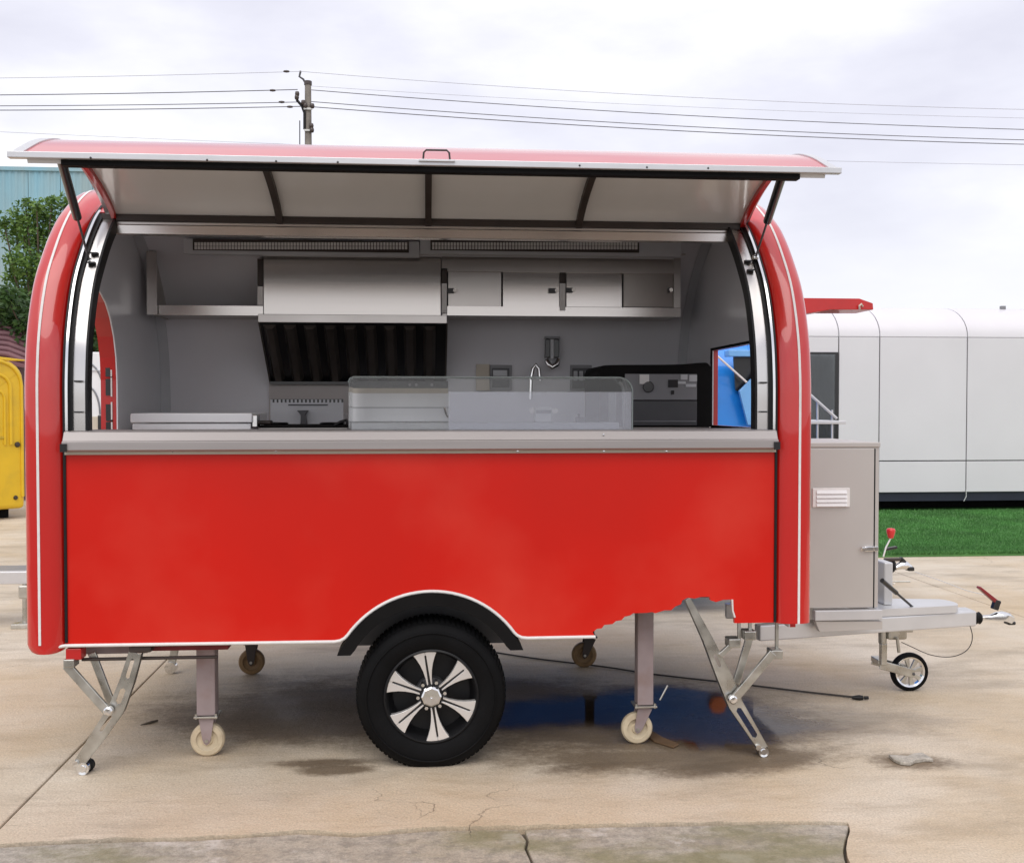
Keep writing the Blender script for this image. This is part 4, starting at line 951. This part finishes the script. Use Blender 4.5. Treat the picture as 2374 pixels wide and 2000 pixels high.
# gas fryer with toothed splash guard
fr3 = thing('gas_fryer', 'steel counter fryer with a toothed splash guard and black tap', 'fryer', (P(712,990,1.2).x, 1.3, bt))
SY = 1.18
pr = []
u0, u1, v0_, v1_ = 627, 796, 926, 986
for k in range(19):
    x_ = u0+(u1-u0)*k/18; pr += [(x_, v0_), (x_+(u1-u0)/36, v0_)] if k % 1 == 0 and k < 18 else [(x_, v0_)]
top = []
for k in range(18):
    xa = u0+(u1-u0)*k/18; xb = xa+(u1-u0)/36; xc = u0+(u1-u0)*(k+1)/18
    top += [(xa, v0_), (xb, v0_), (xb, v0_+7), (xc, v0_+7)]
pts = [P(x_, y_, SY) for x_, y_ in top+[(u1, bt and 992), (u0, 992)]]
MB().prism([(p.x, max(p.z, bt)) for p in pts], lambda x, z: (x, SY, z), lambda x, z: (x, SY+.006, z)).build('splash_guard', 'light_grey', fr3)
MB().box(*pb(u0, v0_-1, u1, v0_+7, SY+.008, SY+.014)).build('guard_rail', 'black', fr3)
MB().box(*pb(668, 937, 760, 940, SY-.006, SY-.001)).build('guard_slot', 'black', fr3)
q0, q1 = P(u0, 940, SY+.02), P(u1, 940, SY+.02)
MB().box((q0.x, SY+.02, bt), (q1.x, SY+.34, q0.z-.04)).build('fryer_body', 'steel_soft', fr3, bevel=.004)
MB().prism([(P(px,py,SY-.05).x, P(px,py,SY-.05).z) for px, py in ((688,951),(714,951),(708,960),(712,992),(696,992),(697,962))], lambda x, z: (x, SY-.05, z), lambda x, z: (x, SY-.01, z)).build('tap', 'dark_grey', fr3, bevel=.003)
# burner ring and tools on the worktop
hb_ = thing('gas_burner', 'low black gas burner on the counter beside the toothed splash guard', 'burner', (P(680,992,.55).x, .55, bt))
MB().box(*pb(600, 985, 805, 992, .50, .75)).build('burner_plate', 'black_matt', hb_, bevel=.004)
for px in (640, 770):
    c_ = P(px, 984, .6); MB().lathe([(.05,0),(.055,.006),(.045,.010),(.02,.008),(0,.008)], c_, (0,0,1), 20).build('burner_ring', 'black', hb_, smooth=40)
MB().tube([P(775,986,.5), P(790,978,.5), P(803,974,.5), P(806,984,.5)], .007, 8).build('gas_hose', 'rubber', hb_, smooth=60)
MB().box((P(600,990,.50).x, .50, .662), (P(805,990,.50).x, .75, P(600,992,.5).z)).build('burner_stand', 'steel_soft', hb_)
MB().box(*pb(597, 975, 628, 984, .53, .6)).build('burner_valve', 'dark_brown', hb_, bevel=.006)
# black oven
ov = thing('countertop_oven', 'black countertop oven with grey control panel under the end window', 'oven', (P(1520,988,1.0).x, 1.2, bt))
OY = .98
a_, b_ = P(1389, 990, OY+.04), P(1650, 846, OY+.04)
sec = catmull([(P(1389,862,OY).x, P(1389,862,OY).z), (P(1394,850,OY).x, P(1394,850,OY).z), (P(1420,846,OY).x, P(1420,846,OY).z), (P(1560,845,OY).x, P(1560,845,OY).z), (P(1620,841,OY).x, P(1620,841,OY).z), (P(1640,842,OY).x, P(1640,842,OY).z), (P(1651,856,OY).x, P(1651,856,OY).z)], 4)
MB().prism([(sec[0][0], bt+.001)] + sec + [(sec[-1][0], bt+.001)], lambda x, z: (x, OY, z), lambda x, z: (x, OY+.45, z)).build('oven_body', 'black_matt', ov, bevel=.006)
MB().box(*pb(1449, 867, 1616, 927, OY-.008, OY-.0005)).build('control_panel', 'mid_grey', ov, bevel=.002)
MB().box(*pb(1462, 929, 1616, 986, OY-.006, OY-.0005)).build('oven_door', 'dark_grey', ov, bevel=.002)
MB().box(*pb(1470, 975, 1614, 978, OY-.014, OY-.0065)).build('door_handle', 'mid_grey', ov, bevel=.001)
MB().box(*pb(1483, 868, 1505, 890, OY-.014, OY-.0085)).build('rating_plate', 'white_trim', ov)
MB().cyl(P(1503, 897, OY-.008), P(1503, 897, OY-.03), .028, .022, 18).build('control_knob', 'black', ov, smooth=40)
for x0, y0, x1, y1 in ((1549,880,1572,898), (1572,884,1590,890), (1578,868,1594,880), (1598,869,1616,884), (1590,890,1614,897)):
    MB().box(*pb(x0, y0, x1, y1, OY-.012, OY-.0085)).build('control_button', 'black' if x0 % 2 else 'light_grey', ov, bevel=.001)
MB().box(*pb(1556, 905, 1563, 914, OY-.013, OY-.0085)).build('control_button', 'black', ov)

# ================================================================== NEIGHBOURS
# --- blue trailer parked directly behind
BX1 = P(1868, 900, 2.78).x - .03; DB = .65
bl_ = thing('food_trailer', 'blue food trailer parked behind the red one, with a red end awning', 'food trailer', (.6, 3.5, 0), 'food trailers in the yard')
b_o = catmull([(2.80,.36),(2.78,1.0),(2.80,1.5),(2.95,1.82),(3.2,1.97),(3.5,2.02)], 6)
b_p = b_o + [(7.0-y, z) for y, z in reversed(b_o[:-1])]
b_hole = None
MB().prism(b_p, lambda y, z: (-.9, y, z), lambda y, z: (2.18, y, z)).build('body', 'blue', bl_, smooth=30)
b_n = [(y, max(z, .98)) for y, z in b_p]
MB().prism(b_n, lambda y, z: (2.182, y, z), lambda y, z: (BX1, y, z)).build('nose', 'blue', bl_, smooth=30)  # raised underside is invented, trimming the blue mirrored in the puddle
ho = [P(1698,826,2.75), P(1752,812,2.75), P(1752,880,2.75), P(1722,896,2.75), P(1706,905,2.75)]
MB().prism([(p.x, p.z) for p in (P(1701,828,2.75), P(1790,822,2.75), P(1790,900,2.75), P(1722,908,2.75), P(1706,905,2.75))], lambda x, z: (x, 2.755, z), lambda x, z: (x, 2.77, z)).build('hatch_opening', 'black', bl_)
MB().prism([(p.x, p.z) for p in (P(1712,906,2.7), P(1726,892,2.7), P(1742,876,2.7), P(1800,800,2.7), P(1800,985,2.7), P(1732,985,2.7))], lambda x, z: (x, 2.68, z), lambda x, z: (x, 2.71, z)).build('side_flap', 'blue_light', bl_, bevel=.004)
MB().box(*pb(1690, 812, 1800, 826, 2.65, 2.76)).build('hatch_lid', 'blue_light', bl_, bevel=.004)
MB().cyl(P(1664,826,2.68), P(1731,886,2.68), .007, n=8).build('gas_strut', 'white_trim', bl_)
MB().box(*pb(1640, 800, 1662, 990, 2.71, 2.75)).build('corner_post', 'red_trim', bl_, bevel=.004)
MB().box((-.9, 2.752, .365), (2.18, 2.776, 1.02)).build('lower_panel', 'blue_muted', bl_)  # darker panel added to mute the blue mirrored in the puddle
MB().box((-.9, 2.73, .30), (2.18, 2.79, .36)).build('skirt', 'blue_muted', bl_)
for xx in (-.5, .9):
    MB().lathe([(0,-.02),(.17,-.02),(.24,-.01),(.27,.03),(.27,.12),(0,.14)], (xx, 2.95, .27), (0,1,0), 32).build('wheel', 'tyre', bl_, smooth=35)
MB().lathe([(0,-.01),(.05,-.008),(.06,.02)], (1.93, 2.71, .60), (0,1,0), 28).build('side_marker', 'orange', bl_, smooth=40)
# end awning, shelf
AY = 3.1
aw = [P(x_, y_, AY) for x_, y_ in ((1790,690),(1993,692),(2024,703),(2025,718),(1925,718),(1850,731),(1790,734))]
MB().prism([(p.x, p.z) for p in aw], lambda x, z: (x, AY, z), lambda x, z: (x, AY+.30, z)).build('end_awning', 'red_trim', bl_, bevel=.004)
MB().tube([P(1993,717,AY-.01), P(1992,709,AY-.02), P(1997,705,AY-.02), P(2000,710,AY-.01)], .007, 8).build('awning_hook', 'beige', bl_)
p0 = P(1790, 983, AY); p1 = P(1962, 975, AY)
MB().box((p0.x, AY, p0.z), (p1.x, AY+.6, p1.z)).build('end_shelf', 'silver', bl_, bevel=.004)
MB().tube([P(1812,856,AY), P(1940,970,AY)], .010, 8).build('shelf_stay', 'silver', bl_)
for px in (1895, 1929): MB().tube([P(px, 930 if px < 1900 else 950, AY+.02), P(px, 1030, AY+.02)], .008, 8).build('shelf_leg', 'silver', bl_)
# its coupling and hand brake
CYb = 3.15
za = P(2040, 1330, CYb).z
MB().bar((BX1-.5, 2.95, za), (P(2042,1330,CYb).x, CYb, za), .05, .07).build('drawbar_beam', 'silver', bl_, bevel=.004)
MB().bar((BX1-.5, 3.6, za), (P(2042,1330,CYb).x, CYb+.05, za), .05, .07).build('drawbar_beam', 'silver', bl_, bevel=.004)
MB().box(*pb(2034, 1300, 2058, 1375, CYb-.02, CYb+.08)).build('drawbar_head', 'silver', bl_, bevel=.008)
MB().lathe([(0,0),(.05,.003),(.038,.02),(.05,.035),(.038,.05),(0,.052)], P(2057,1311,CYb+.02), (1,0,0), 20).build('rubber_boot', 'rubber', bl_, smooth=50)
MB().tube([P(2075,1316,CYb), P(2088,1310,CYb), P(2100,1310,CYb), P(2112,1316,CYb)], [.018,.028,.03,.018], 12).build('coupling_head', 'chrome', bl_, smooth=60)
MB().box(*pb(2106, 1314, 2121, 1324, CYb-.03, CYb+.03)).build('coupling_lip', 'black', bl_, bevel=.008)
MB().bar(P(2050,1297,CYb), P(2092,1296,CYb), .035, .022).build('coupling_handle', 'dark_brown', bl_, bevel=.006)
MB().bar(P(2086,1293,CYb), P(2097,1304,CYb), .035, .03).build('handle_neck', 'black', bl_, bevel=.006)
MB().tube([P(2048,1290,CYb-.05), P(2054,1268,CYb-.05), P(2065,1247,CYb-.05)], .006, 8).build('brake_lever', 'white_trim', bl_, smooth=60)
MB().lathe([(0,0),(.018,.004),(.030,.045),(.031,.062),(.024,.072),(0,.075)], P(2065,1248,CYb-.05), (0,0,1), 16).build('brake_knob', 'knob_red', bl_, smooth=50)
MB().bar(P(2052,1273,CYb), P(2079,1268,CYb), .03, .018).build('lever_grip', 'black', bl_, bevel=.004)
MB().tube([P(2058,1352,CYb), P(2065,1347,CYb), P(2078,1347,CYb), P(2072,1353,CYb), P(2058,1352,CYb)], .005, 6).build('chain_link', 'galv', bl_)
MB().tube([P(2075,1348,CYb), P(2110,1348,CYb)], .007, 6).build('chain_hook', 'galv', bl_)
MB().tube([P(2121,1325,CYb), P(2180,1345,CYb), P(2240,1368,CYb), P(2285,1379,CYb)], .003, 6).build('safety_cable', 'light_grey', bl_)

# --- long white trailer with panel seams beyond the lawn
wt = thing('caravan', 'long white panelled caravan with a rounded roof edge beyond the lawn', 'caravan', (7.5, 10, 0))
NY = 8.9
zb0 = P(2200, 1140, NY).z; zs1 = P(2200, 1068, NY).z; zs2 = P(2200, 782, NY).z; ztp = P(2200, 712, NY+.5).z
xs = [P(px, 900, NY).x for px in (1690, 1944, 2039, 2242)] + [P(2242, 900, NY).x + 1.09*k for k in (1, 2.1, 3.2)]
nr = 10
def roofp_(k): t_ = math.pi/2*k/nr; return (NY + .75*(1-math.cos(t_)), zs2 + (ztp-zs2)*math.sin(t_))
gp = .007
for i in range(len(xs)-1):
    xa, xb = xs[i]+gp, xs[i+1]-gp
    if i == 0:
        wz0, wz1, wx0 = P(1930,1020,NY).z, P(1930,822,NY).z, P(1850,900,NY).x
        MB().box((xa, NY, wz1+.03), (xb, NY+.04, zs2-gp)).build('wall_panel', 'white_panel', wt, bevel=.004)
        MB().box((xa, NY, zb0), (xb, NY+.04, wz0-.03)).build('wall_panel', 'white_panel', wt, bevel=.004)
    else:
        MB().box((xa, NY, zb0), (xb, NY+.04, zs1-gp)).build('wall_panel', 'white_panel', wt, bevel=.004)
        MB().box((xa, NY, zs1+gp), (xb, NY+.04, zs2-gp)).build('wall_panel', 'white_panel', wt, bevel=.004)
    pa = [roofp_(k) for k in range(nr+1)] + [(NY+2.4, ztp)]
    pa[0] = (pa[0][0], pa[0][1]+gp)
    MB().sweep([[(xa, y, z), (xb, y, z), (xb, y+.03, z-.03), (xa, y+.03, z-.03)] for y, z in pa]).build('roof_panel', 'white_panel', wt, smooth=40)
MB().box((xs[0]+.01, NY+.02, zb0+.01), (xs[-1]-.01, NY+2.3, zs2)).build('body_core', 'dark_grey', wt)
MB().box((xs[0]-.03, NY+.02, zb0), (xs[0]+.008, NY+2.3, zs2+.2)).build('end_panel', 'white_panel', wt, bevel=.01)
MB().box((xs[0]+.03, NY-.012, wz0-.03), (xs[1]-.006, NY-.001, wz1+.03)).build('window_frame', 'black', wt, bevel=.004)
MB().box((xs[0]+.06, NY-.03, wz0), (xs[1]-.06, NY-.024, wz1)).build('window_glass', 'glass', wt)
cu = MB(); rows = [[], []]
for k in range(60):
    x_ = xs[0]+.06+(xs[1]-xs[0]-.12)*k/59; y_ = NY-.017+.0045*math.sin(k*1.1)
    rows[0].append((x_, y_, wz0)); rows[1].append((x_, y_, wz1))
cu.grid(rows).build('curtain', 'curtain', wt, smooth=60)
MB().box((xs[0], NY+.03, P(2200,1161,NY).z), (xs[-1], NY+.10, zb0-.004)).build('sill_beam', 'navy', wt)
MB().box((xs[0], NY+.5, .0), (xs[-1], NY+2.3, zb0-.01)).build('chassis', 'black_matt', wt)
sx_ = P(2239, 1140, NY).x
MB().tube([(sx_, NY-.01, zb0+.03), (sx_, NY-.012, zb0-.06), (sx_-.03, NY-.01, zb0-.12)], .006, 6).build('hanging_strap', 'silver', wt)
q = P(2327, 716, NY+.5); MB().box((q.x-.03, q.y, q.z-.02), (q.x+.03, q.y+.05, q.z+.04)).build('roof_vent', 'mid_grey', wt)

# --- white rounded trailer seen through the doorway
w3 = thing('food_trailer', 'white rounded trailer with a curved moulded arch, seen through the open doorway', 'food trailer', (P(150,1100,5.5).x, 6.2, 0), 'food trailers in the yard')
Yw = 5.5
x0_, x1_ = P(90, 900, Yw).x, P(330, 900, Yw).x; z0_, z1_ = .45, P(215, 816, Yw).z
rx = [(x0_, z0_), (x0_, z1_-.25)] + [(x0_+.25-.25*math.cos(math.pi/2*k/6), z1_-.25+.25*math.sin(math.pi/2*k/6)) for k in range(1, 7)] + [(x1_, z1_), (x1_, z0_)]
MB().prism(rx, lambda x, z: (x, Yw, z), lambda x, z: (x, Yw+1.5, z)).build('body', 'white_gloss', w3, bevel=.02)
ac = P(205, 960, Yw)
for r_, h_ in ((.16, .45), (.10, .24)):
    MB().tube([(ac.x + r_*math.cos(math.pi*k/14), Yw-.004, ac.z + h_*math.sin(math.pi*k/14)) for k in range(15)], .008, 6).build('moulded_arch', 'mid_grey', w3, smooth=60)
MB().box((x0_, Yw-.012, P(220,868-10,Yw).z-.006), (x1_, Yw-.001, P(220,858,Yw).z)).build('moulding', 'light_grey', w3)
MB().box((x0_+.05, Yw-.02, z0_+.02), (x1_, Yw-.001, P(215,965,Yw).z)).build('lower_panel', 'beige', w3, bevel=.004)
MB().box(*pb(226, 962, 238, 998, Yw-.06, Yw-.021)).build('door_handle', 'black', w3, bevel=.01)
MB().box((x0_+.1, Yw+.1, 0), (x1_-.1, Yw+1.4, z0_)).build('undercarriage', 'black_matt', w3)

# --- yellow moulded cabin at the left edge
yc = thing('portable_cabin', 'yellow moulded fibreglass cabin with an arched relief, standing behind the trailer', 'cabin', (P(56,1000,9.2).x, 9.2, 0)); yc.rotation_euler.z = R(42)
Yy = 9.2
yx1 = P(56, 1000, Yy).x; yx0 = yx1-2.2; yz0 = P(30, 1178, Yy).z; yz1 = P(5, 826, Yy).z
yo = [(yx0, yz0), (yx0, yz1-.1), (yx0+.3, yz1)] + [(yx1-.40+.40*math.sin(math.pi/2*k/8), yz1-.28+.28*math.cos(math.pi/2*k/8)) for k in range(9)] + [(yx1, yz0)]
MB().prism(yo, lambda x, z: (x, Yy, z), lambda x, z: (x, Yy+1.4, z)).build('body', 'yellow', yc, bevel=.05, seg=3)
ax_ = P(56, 950, Yy) + V((-.33, 0, 0))
for r_, ztop_, tk in ((.17, P(20,868,Yy).z, .022), (.10, P(20,905,Yy).z, .016), (.30, P(20,838,Yy).z, .020)):
    pts_ = [(ax_.x - r_, Yy-.005, P(20,1030,Yy).z)] + [(ax_.x - r_*math.cos(math.pi*k/12), Yy-.005, ztop_-r_+r_*math.sin(math.pi*k/12)) for k in range(13)] + [(ax_.x + r_, Yy-.005, P(20,1030 if r_ < .25 else 1150,Yy).z)]
    MB().tube(pts_, tk, 8).build('moulded_arch', 'yellow', yc, smooth=60)
MB().box((ax_.x-.10, Yy-.012, P(20,1016,Yy).z), (ax_.x+.10, Yy-.001, P(20,1010,Yy).z)).build('recess_sill', 'yellow_dark', yc, bevel=.01)
for px, py, r_ in ((40,1030,.035), (36,1152,.028), (-6,987,.02), (-8,1120,.02)):
    MB().lathe([(0,-.03),(r_*.6,-.03),(r_,-.004)], P(px, py, Yy), (0,1,0), 14).build('fitting', 'dark_brown', yc, smooth=40)
MB().box((yx0+.1, Yy+.25, 0), (yx1-.1, Yy+1.3, yz0)).build('undercarriage', 'black_matt', yc)
# maroon corrugated roof behind it
mr = thing('lean_to_roof', 'dark maroon corrugated shed roof rising behind the yellow cabin', 'shed', (P(0,1100,12).x-1, 12.8, 0))
Ym = 12.
for k in range(7):
    ya = 752+ k*11.5
    l0, l1 = P(-40, ya-6, Ym-.0-k*.14), P(78, ya+19+k*.8, Ym-k*.14)
    md = (l0+l1)/2 + V((0,0,.05))
    MB().tube([l0+(md-l0)*t_*2 if t_ < .5 else md+(l1-md)*(t_-.5)*2 for t_ in (0,.25,.5,.75,1)], .045, 8).build('roof_rib', 'maroon', mr, smooth=60)
l0, l1 = P(-40,748,Ym+.05), P(78,772,Ym+.05); l2, l3 = P(78,850,Ym-.9), P(-40,828,Ym-.9)
MB().add([l0,l1,l2,l3]+[p-V((0,0,.04)) for p in (l0,l1,l2,l3)], [(0,1,2,3),(7,6,5,4),(0,4,5,1),(1,5,6,2),(2,6,7,3),(3,7,4,0)]).build('roof_sheet', 'maroon', mr)
MB().box((l0.x, Ym-.6, 0), (l1.x-.05, Ym+.0, l3.z-.05)).build('wall', 'maroon', mr)

# --- drawbar of a neighbour poking in at the left
nb_ = thing('trailer_drawbar', 'silver trailer drawbar with a support foot beyond the left end arch', 'drawbar', (P(20,1400,2.7).x, 2.7, 0))
Yn = 2.7
a_, b_ = P(-120, 1355, Yn), P(70, 1325, Yn)
MB().box((a_.x, Yn, P(20,1354,Yn).z), (b_.x+.15, Yn+.06, P(20,1325,Yn).z)).build('beam', 'silver', nb_, bevel=.005)
MB().box((a_.x, Yn+.061, P(20,1338,Yn).z), (b_.x+.15, Yn+.26, P(20,1325,Yn).z+.001)).build('deck_plate', 'mid_grey', nb_)
fz2 = P(55, 1372, Yn)
MB().cyl((fz2.x, Yn+.03, P(20,1354,Yn).z), (fz2.x, Yn+.03, .03), .02, n=12).build('support_tube', 'galv', nb_, smooth=40)
MB().box(*pb(42, 1357, 66, 1388, Yn-.02, Yn+.0)).build('clamp', 'galv', nb_, bevel=.008)
MB().box((fz2.x-.07, Yn-.03, 0), (fz2.x+.07, Yn+.09, .03)).build('foot_plate', 'galv', nb_, bevel=.004)

# --- pale blue factory building
bd = thing('factory_building', 'pale blue corrugated metal factory wall with rust streaks behind the tree', 'building', (-14, 27, 0))
Yb = 26.
bx0, bx1 = P(-160, 500, Yb).x, P(290, 500, Yb).x; bz = P(80, 388, Yb).z
nsh = 6
for k in range(nsh):
    xa = bx0+(bx1-bx0)*k/nsh; xb = bx0+(bx1-bx0)*(k+1)/nsh-.012
    mb = MB(); rows = [[], []]; nn_ = 20
    for j in range(nn_+1):
        x_ = xa+(xb-xa)*j/nn_; y_ = Yb + (.0 if j % 4 in (0, 1) else .02)
        rows[0].append((x_, y_, 0)); rows[1].append((x_, y_, bz-.05))
    mb.grid(rows).build('wall_sheet', 'blue_sheet', bd)
MB().box((bx0, Yb-.05, bz-.10), (bx1, Yb+.2, bz)).build('roof_edge', 'blue_sheet', bd)
MB().box((bx0, Yb+.1, 0), (bx1, Yb+9, bz-.1)).build('building_core', 'mid_grey', bd)

# --- trees
def tree(name, label, base, h, blobs, leaf, nleaf, m, tr=.12, group=None):
    t_ = thing(name, label, 'tree', base, 'trees behind the yard')
    rnd = random.Random(hash(label) % 1000 if False else len(label))
    tp = [V(base), V(base)+V((.05,.02,h*.35)), V(base)+V((-.05,0,h*.62))]
    tk = MB().tube([p for p in tp], [tr, tr*.75, tr*.5], 10)
    for (c_, r_) in blobs:
        c_ = V(c_); s_ = tp[1].lerp(tp[2], rnd.random()); tk.tube([s_, s_.lerp(c_, .5)+V((0,0,.1)), c_], [tr*.4, tr*.22, tr*.06], 6)
    tk.build('trunk', 'bark', t_, smooth=60)
    lv = MB()
    for (c_, r_) in blobs:
        c_ = V(c_)
        for k in range(int(nleaf*r_*r_)):
            d = V((rnd.gauss(0,1), rnd.gauss(0,1), rnd.gauss(0,1))).normalized() * r_ * (rnd.random()**.55) * rnd.uniform(.75, 1.22)
            d.z *= .8; p = c_ + d
            a_ = V((rnd.gauss(0,1), rnd.gauss(0,1), rnd.gauss(0,.6))).normalized(); b_ = a_.cross(V((rnd.gauss(0,1), rnd.gauss(0,1), rnd.gauss(0,1)))).normalized()
            s_ = leaf*rnd.uniform(.7, 1.3)
            n = len(lv.v); lv.v += [p-a_*s_, p+b_*s_*.45, p+a_*s_, p-b_*s_*.45]; lv.f.append((n, n+1, n+2, n+3))
    lv.build('crown', m, t_, recalc=False)
rr_ = random.Random(5)
Yt = 14.
bl1 = []
for px, py, r_ in ((52,512,.34),(100,496,.32),(150,478,.28),(36,535,.32),(84,560,.52),(140,540,.45),(58,610,.34),(95,640,.55),(160,620,.5),(66,690,.36),(120,720,.6),(190,700,.55),(8,515,.15),(225,640,.5),(60,472,.15),(120,467,.14),(24,600,.16),(30,640,.2),(85,478,.14)):
    p = P(px, py, Yt+rr_.uniform(-.5, .5)); bl1.append((p, r_))
tb = P(95, 900, Yt); tree('leafy_tree', 'bushy bright green tree in front of the pale blue factory wall', (tb.x, Yt, 0), 3.4, bl1, .043, 3700, 'leaf')
bl2 = [(P(px, py, 11.8+rr_.uniform(-.3,.3)), r_) for px, py, r_ in ((-10,720,.4),(40,740,.35),(215,740,.45),(232,700,.4),(225,790,.45),(245,830,.4),(180,780,.4),(15,690,.3),(40,700,.3),(120,790,.4),(80,760,.35))]
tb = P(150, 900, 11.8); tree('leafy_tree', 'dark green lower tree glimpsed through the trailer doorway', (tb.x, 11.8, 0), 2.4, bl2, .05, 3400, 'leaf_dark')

# --- power pole and lines
Yp = 31.
pt = P(714, 196, Yp); pz_ = pt.z
po = thing('utility_pole', 'weathered concrete utility pole carrying several power lines', 'utility pole', (pt.x, Yp, 0))
MB().tube([(pt.x, Yp, 0), (pt.x, Yp, pz_)], [.17, .105], 14).build('pole', 'pole', po, smooth=60)
MB().cyl((pt.x, Yp, pz_-.02), (pt.x, Yp, pz_+.10), .13, n=14).build('pole_cap', 'porcelain', po)
MB().tube([P(712,200,Yp), P(703,184,Yp), P(694,178,Yp), P(697,165,Yp)], .035, 8).build('top_bracket', 'dark_grey', po)
MB().tube([P(688,232,Yp-.1), P(700,246,Yp-.1), P(706,262,Yp-.1), P(706,300,Yp-.1)], .045, 8).build('cable_drop', 'rubber', po)
MB().tube([P(695,280,Yp-.1), P(695,345,Yp-.1)], .018, 6).build('ground_wire', 'rubber', po)
for px, py in ((689,218), (688,226), (703,238), (708,245), (724,246), (722,292), (723,302)):
    MB().lathe([(0,-.09),(.06,-.07),(.075,0),(.06,.07),(0,.09)], P(px, py, Yp-.15), (0,0,1), 10).build('insulator', 'porcelain', po, smooth=60)
MB().box(*pb(704, 250, 724, 254, Yp-.16, Yp-.12)).build('pole_band', 'galv', po)
MB().box(*pb(705, 300, 724, 304, Yp-.16, Yp-.12)).build('pole_band', 'galv', po)
wires = [((697,166), (-60,182), .010, 'thin top power line running from the pole over the factory roof', 2), ((697,166), (2460,256), .010, 'thin top power line running from the pole over the white caravan', 14),
 ((690,208), (-60,221), .019, 'upper thick power line running from the pole over the factory roof', 2), ((690,237), (-60,246), .017, 'middle power line running from the pole over the factory roof', 2), ((700,247), (-60,256), .019, 'lowest power line running from the pole over the factory roof', 2),
 ((722,209), (2460,303), .017, 'upper power line running from the pole over the white caravan', 12), ((722,236), (2460,327), .017, 'middle power line running from the pole over the white caravan', 12), ((724,248), (2460,337), .019, 'lowest power line running from the pole over the white caravan', 12),
 ((-60,303), (2460,384), .008, 'faint low telephone line crossing behind the utility pole', 10), ((722,200), (2460,276), .007, 'faint thin line between the top and upper power lines', 10)]
for (a_, b_, r_, lab, sag) in wires:
    pts_ = []
    for k in range(25):
        t_ = k/24*(1.0 if a_[0] < 0 else 1.7 if b_[0] > 0 else 2.6); pts_.append(P(a_[0]+(b_[0]-a_[0])*t_, a_[1]+(b_[1]-a_[1])*t_ + sag*4*t_*(1-t_), Yp-.1 if lab[0:5] != 'faint' else Yp+.6))
    tag(MB().tube(pts_, r_*.78, 6).build('power_line', 'wire' if r_ > .012 else 'wire_faint', smooth=60), lab, 'power line', 'power lines on the utility pole')
for px, py in ((632,211), (653,238), (672,249), (664,166)):
    p = P(px, py-1 if py > 200 else py, Yp-.1); MB().lathe([(0,-.11),(.03,-.08),(.042,0),(.03,.08),(0,.11)], p, (1,0,0), 10).build('line_insulator', 'porcelain', po, smooth=60)

# --- loose things on the ground
cb_ = MB().tube([G(px, py, .008) for px, py in catmull([(1150,1512),(1250,1527),(1400,1545),(1520,1563),(1700,1583),(1850,1601),(1978,1615)], 5)], .0048, 8).build('ground_cable', 'cable', smooth=60)
cr_ = thing('ground_cable', 'dark cable lying on the concrete under and beyond the red trailer', 'cable', G(1978, 1615)); cb_.name = 'cable_run'
cb_.parent = cr_; cb_.matrix_parent_inverse = Matrix.Translation(-cr_.location)
q = G(1985, 1616, .012); MB().tube([q+V((-.02,0,0)), q+V((.012,-.004,0)), q+V((.03,-.006,0))], [.007,.013,.010], 10).tube([q+V((.035,-.007,0)), q+V((.055,-.01,0))], .008, 8).build('cable_plug', 'rubber', cr_, smooth=50)
a_, b_ = G(326, 1680, .004), G(366, 1669, .006)
tag(MB().tube([a_, a_.lerp(b_, .6), b_], [.002, .006, .004], 6).build('twig', 'debris'), 'short dark twig lying on the concrete beside the left castor', 'twig')
a_, b_ = G(1528, 1675, .004), G(1690, 1655, .006)
def flake(pxs, zt_, name, lab, m, cat):
    pts_ = [(G(*q).x + random.uniform(-.004,.004), G(*q).y + random.uniform(-.003,.003)) for q in pxs]
    tag(MB().prism(pts_, lambda x, y: (x, y, .001), lambda x, y: (x, y, zt_)).build(name, m, bevel=.003), lab, cat, 'concrete chips on the ground' if 'concrete' in name else None)
flake([(2060,1755),(2078,1757),(2102,1758),(2118,1753),(2136,1751),(2152,1758),(2166,1767),(2142,1766),(2122,1769),(2112,1775),(2088,1773),(2070,1766)], .014, 'concrete_flake', 'broken flat flake of concrete lying beyond the puddle', 'concrete_old', 'concrete piece')
flake([(1462,1683),(1478,1678),(1535,1713),(1575,1729),(1560,1735),(1520,1722)], .010, 'wood_strip', 'curved brown strip of bark lying in the puddle behind the castor', 'wood', 'bark strip')
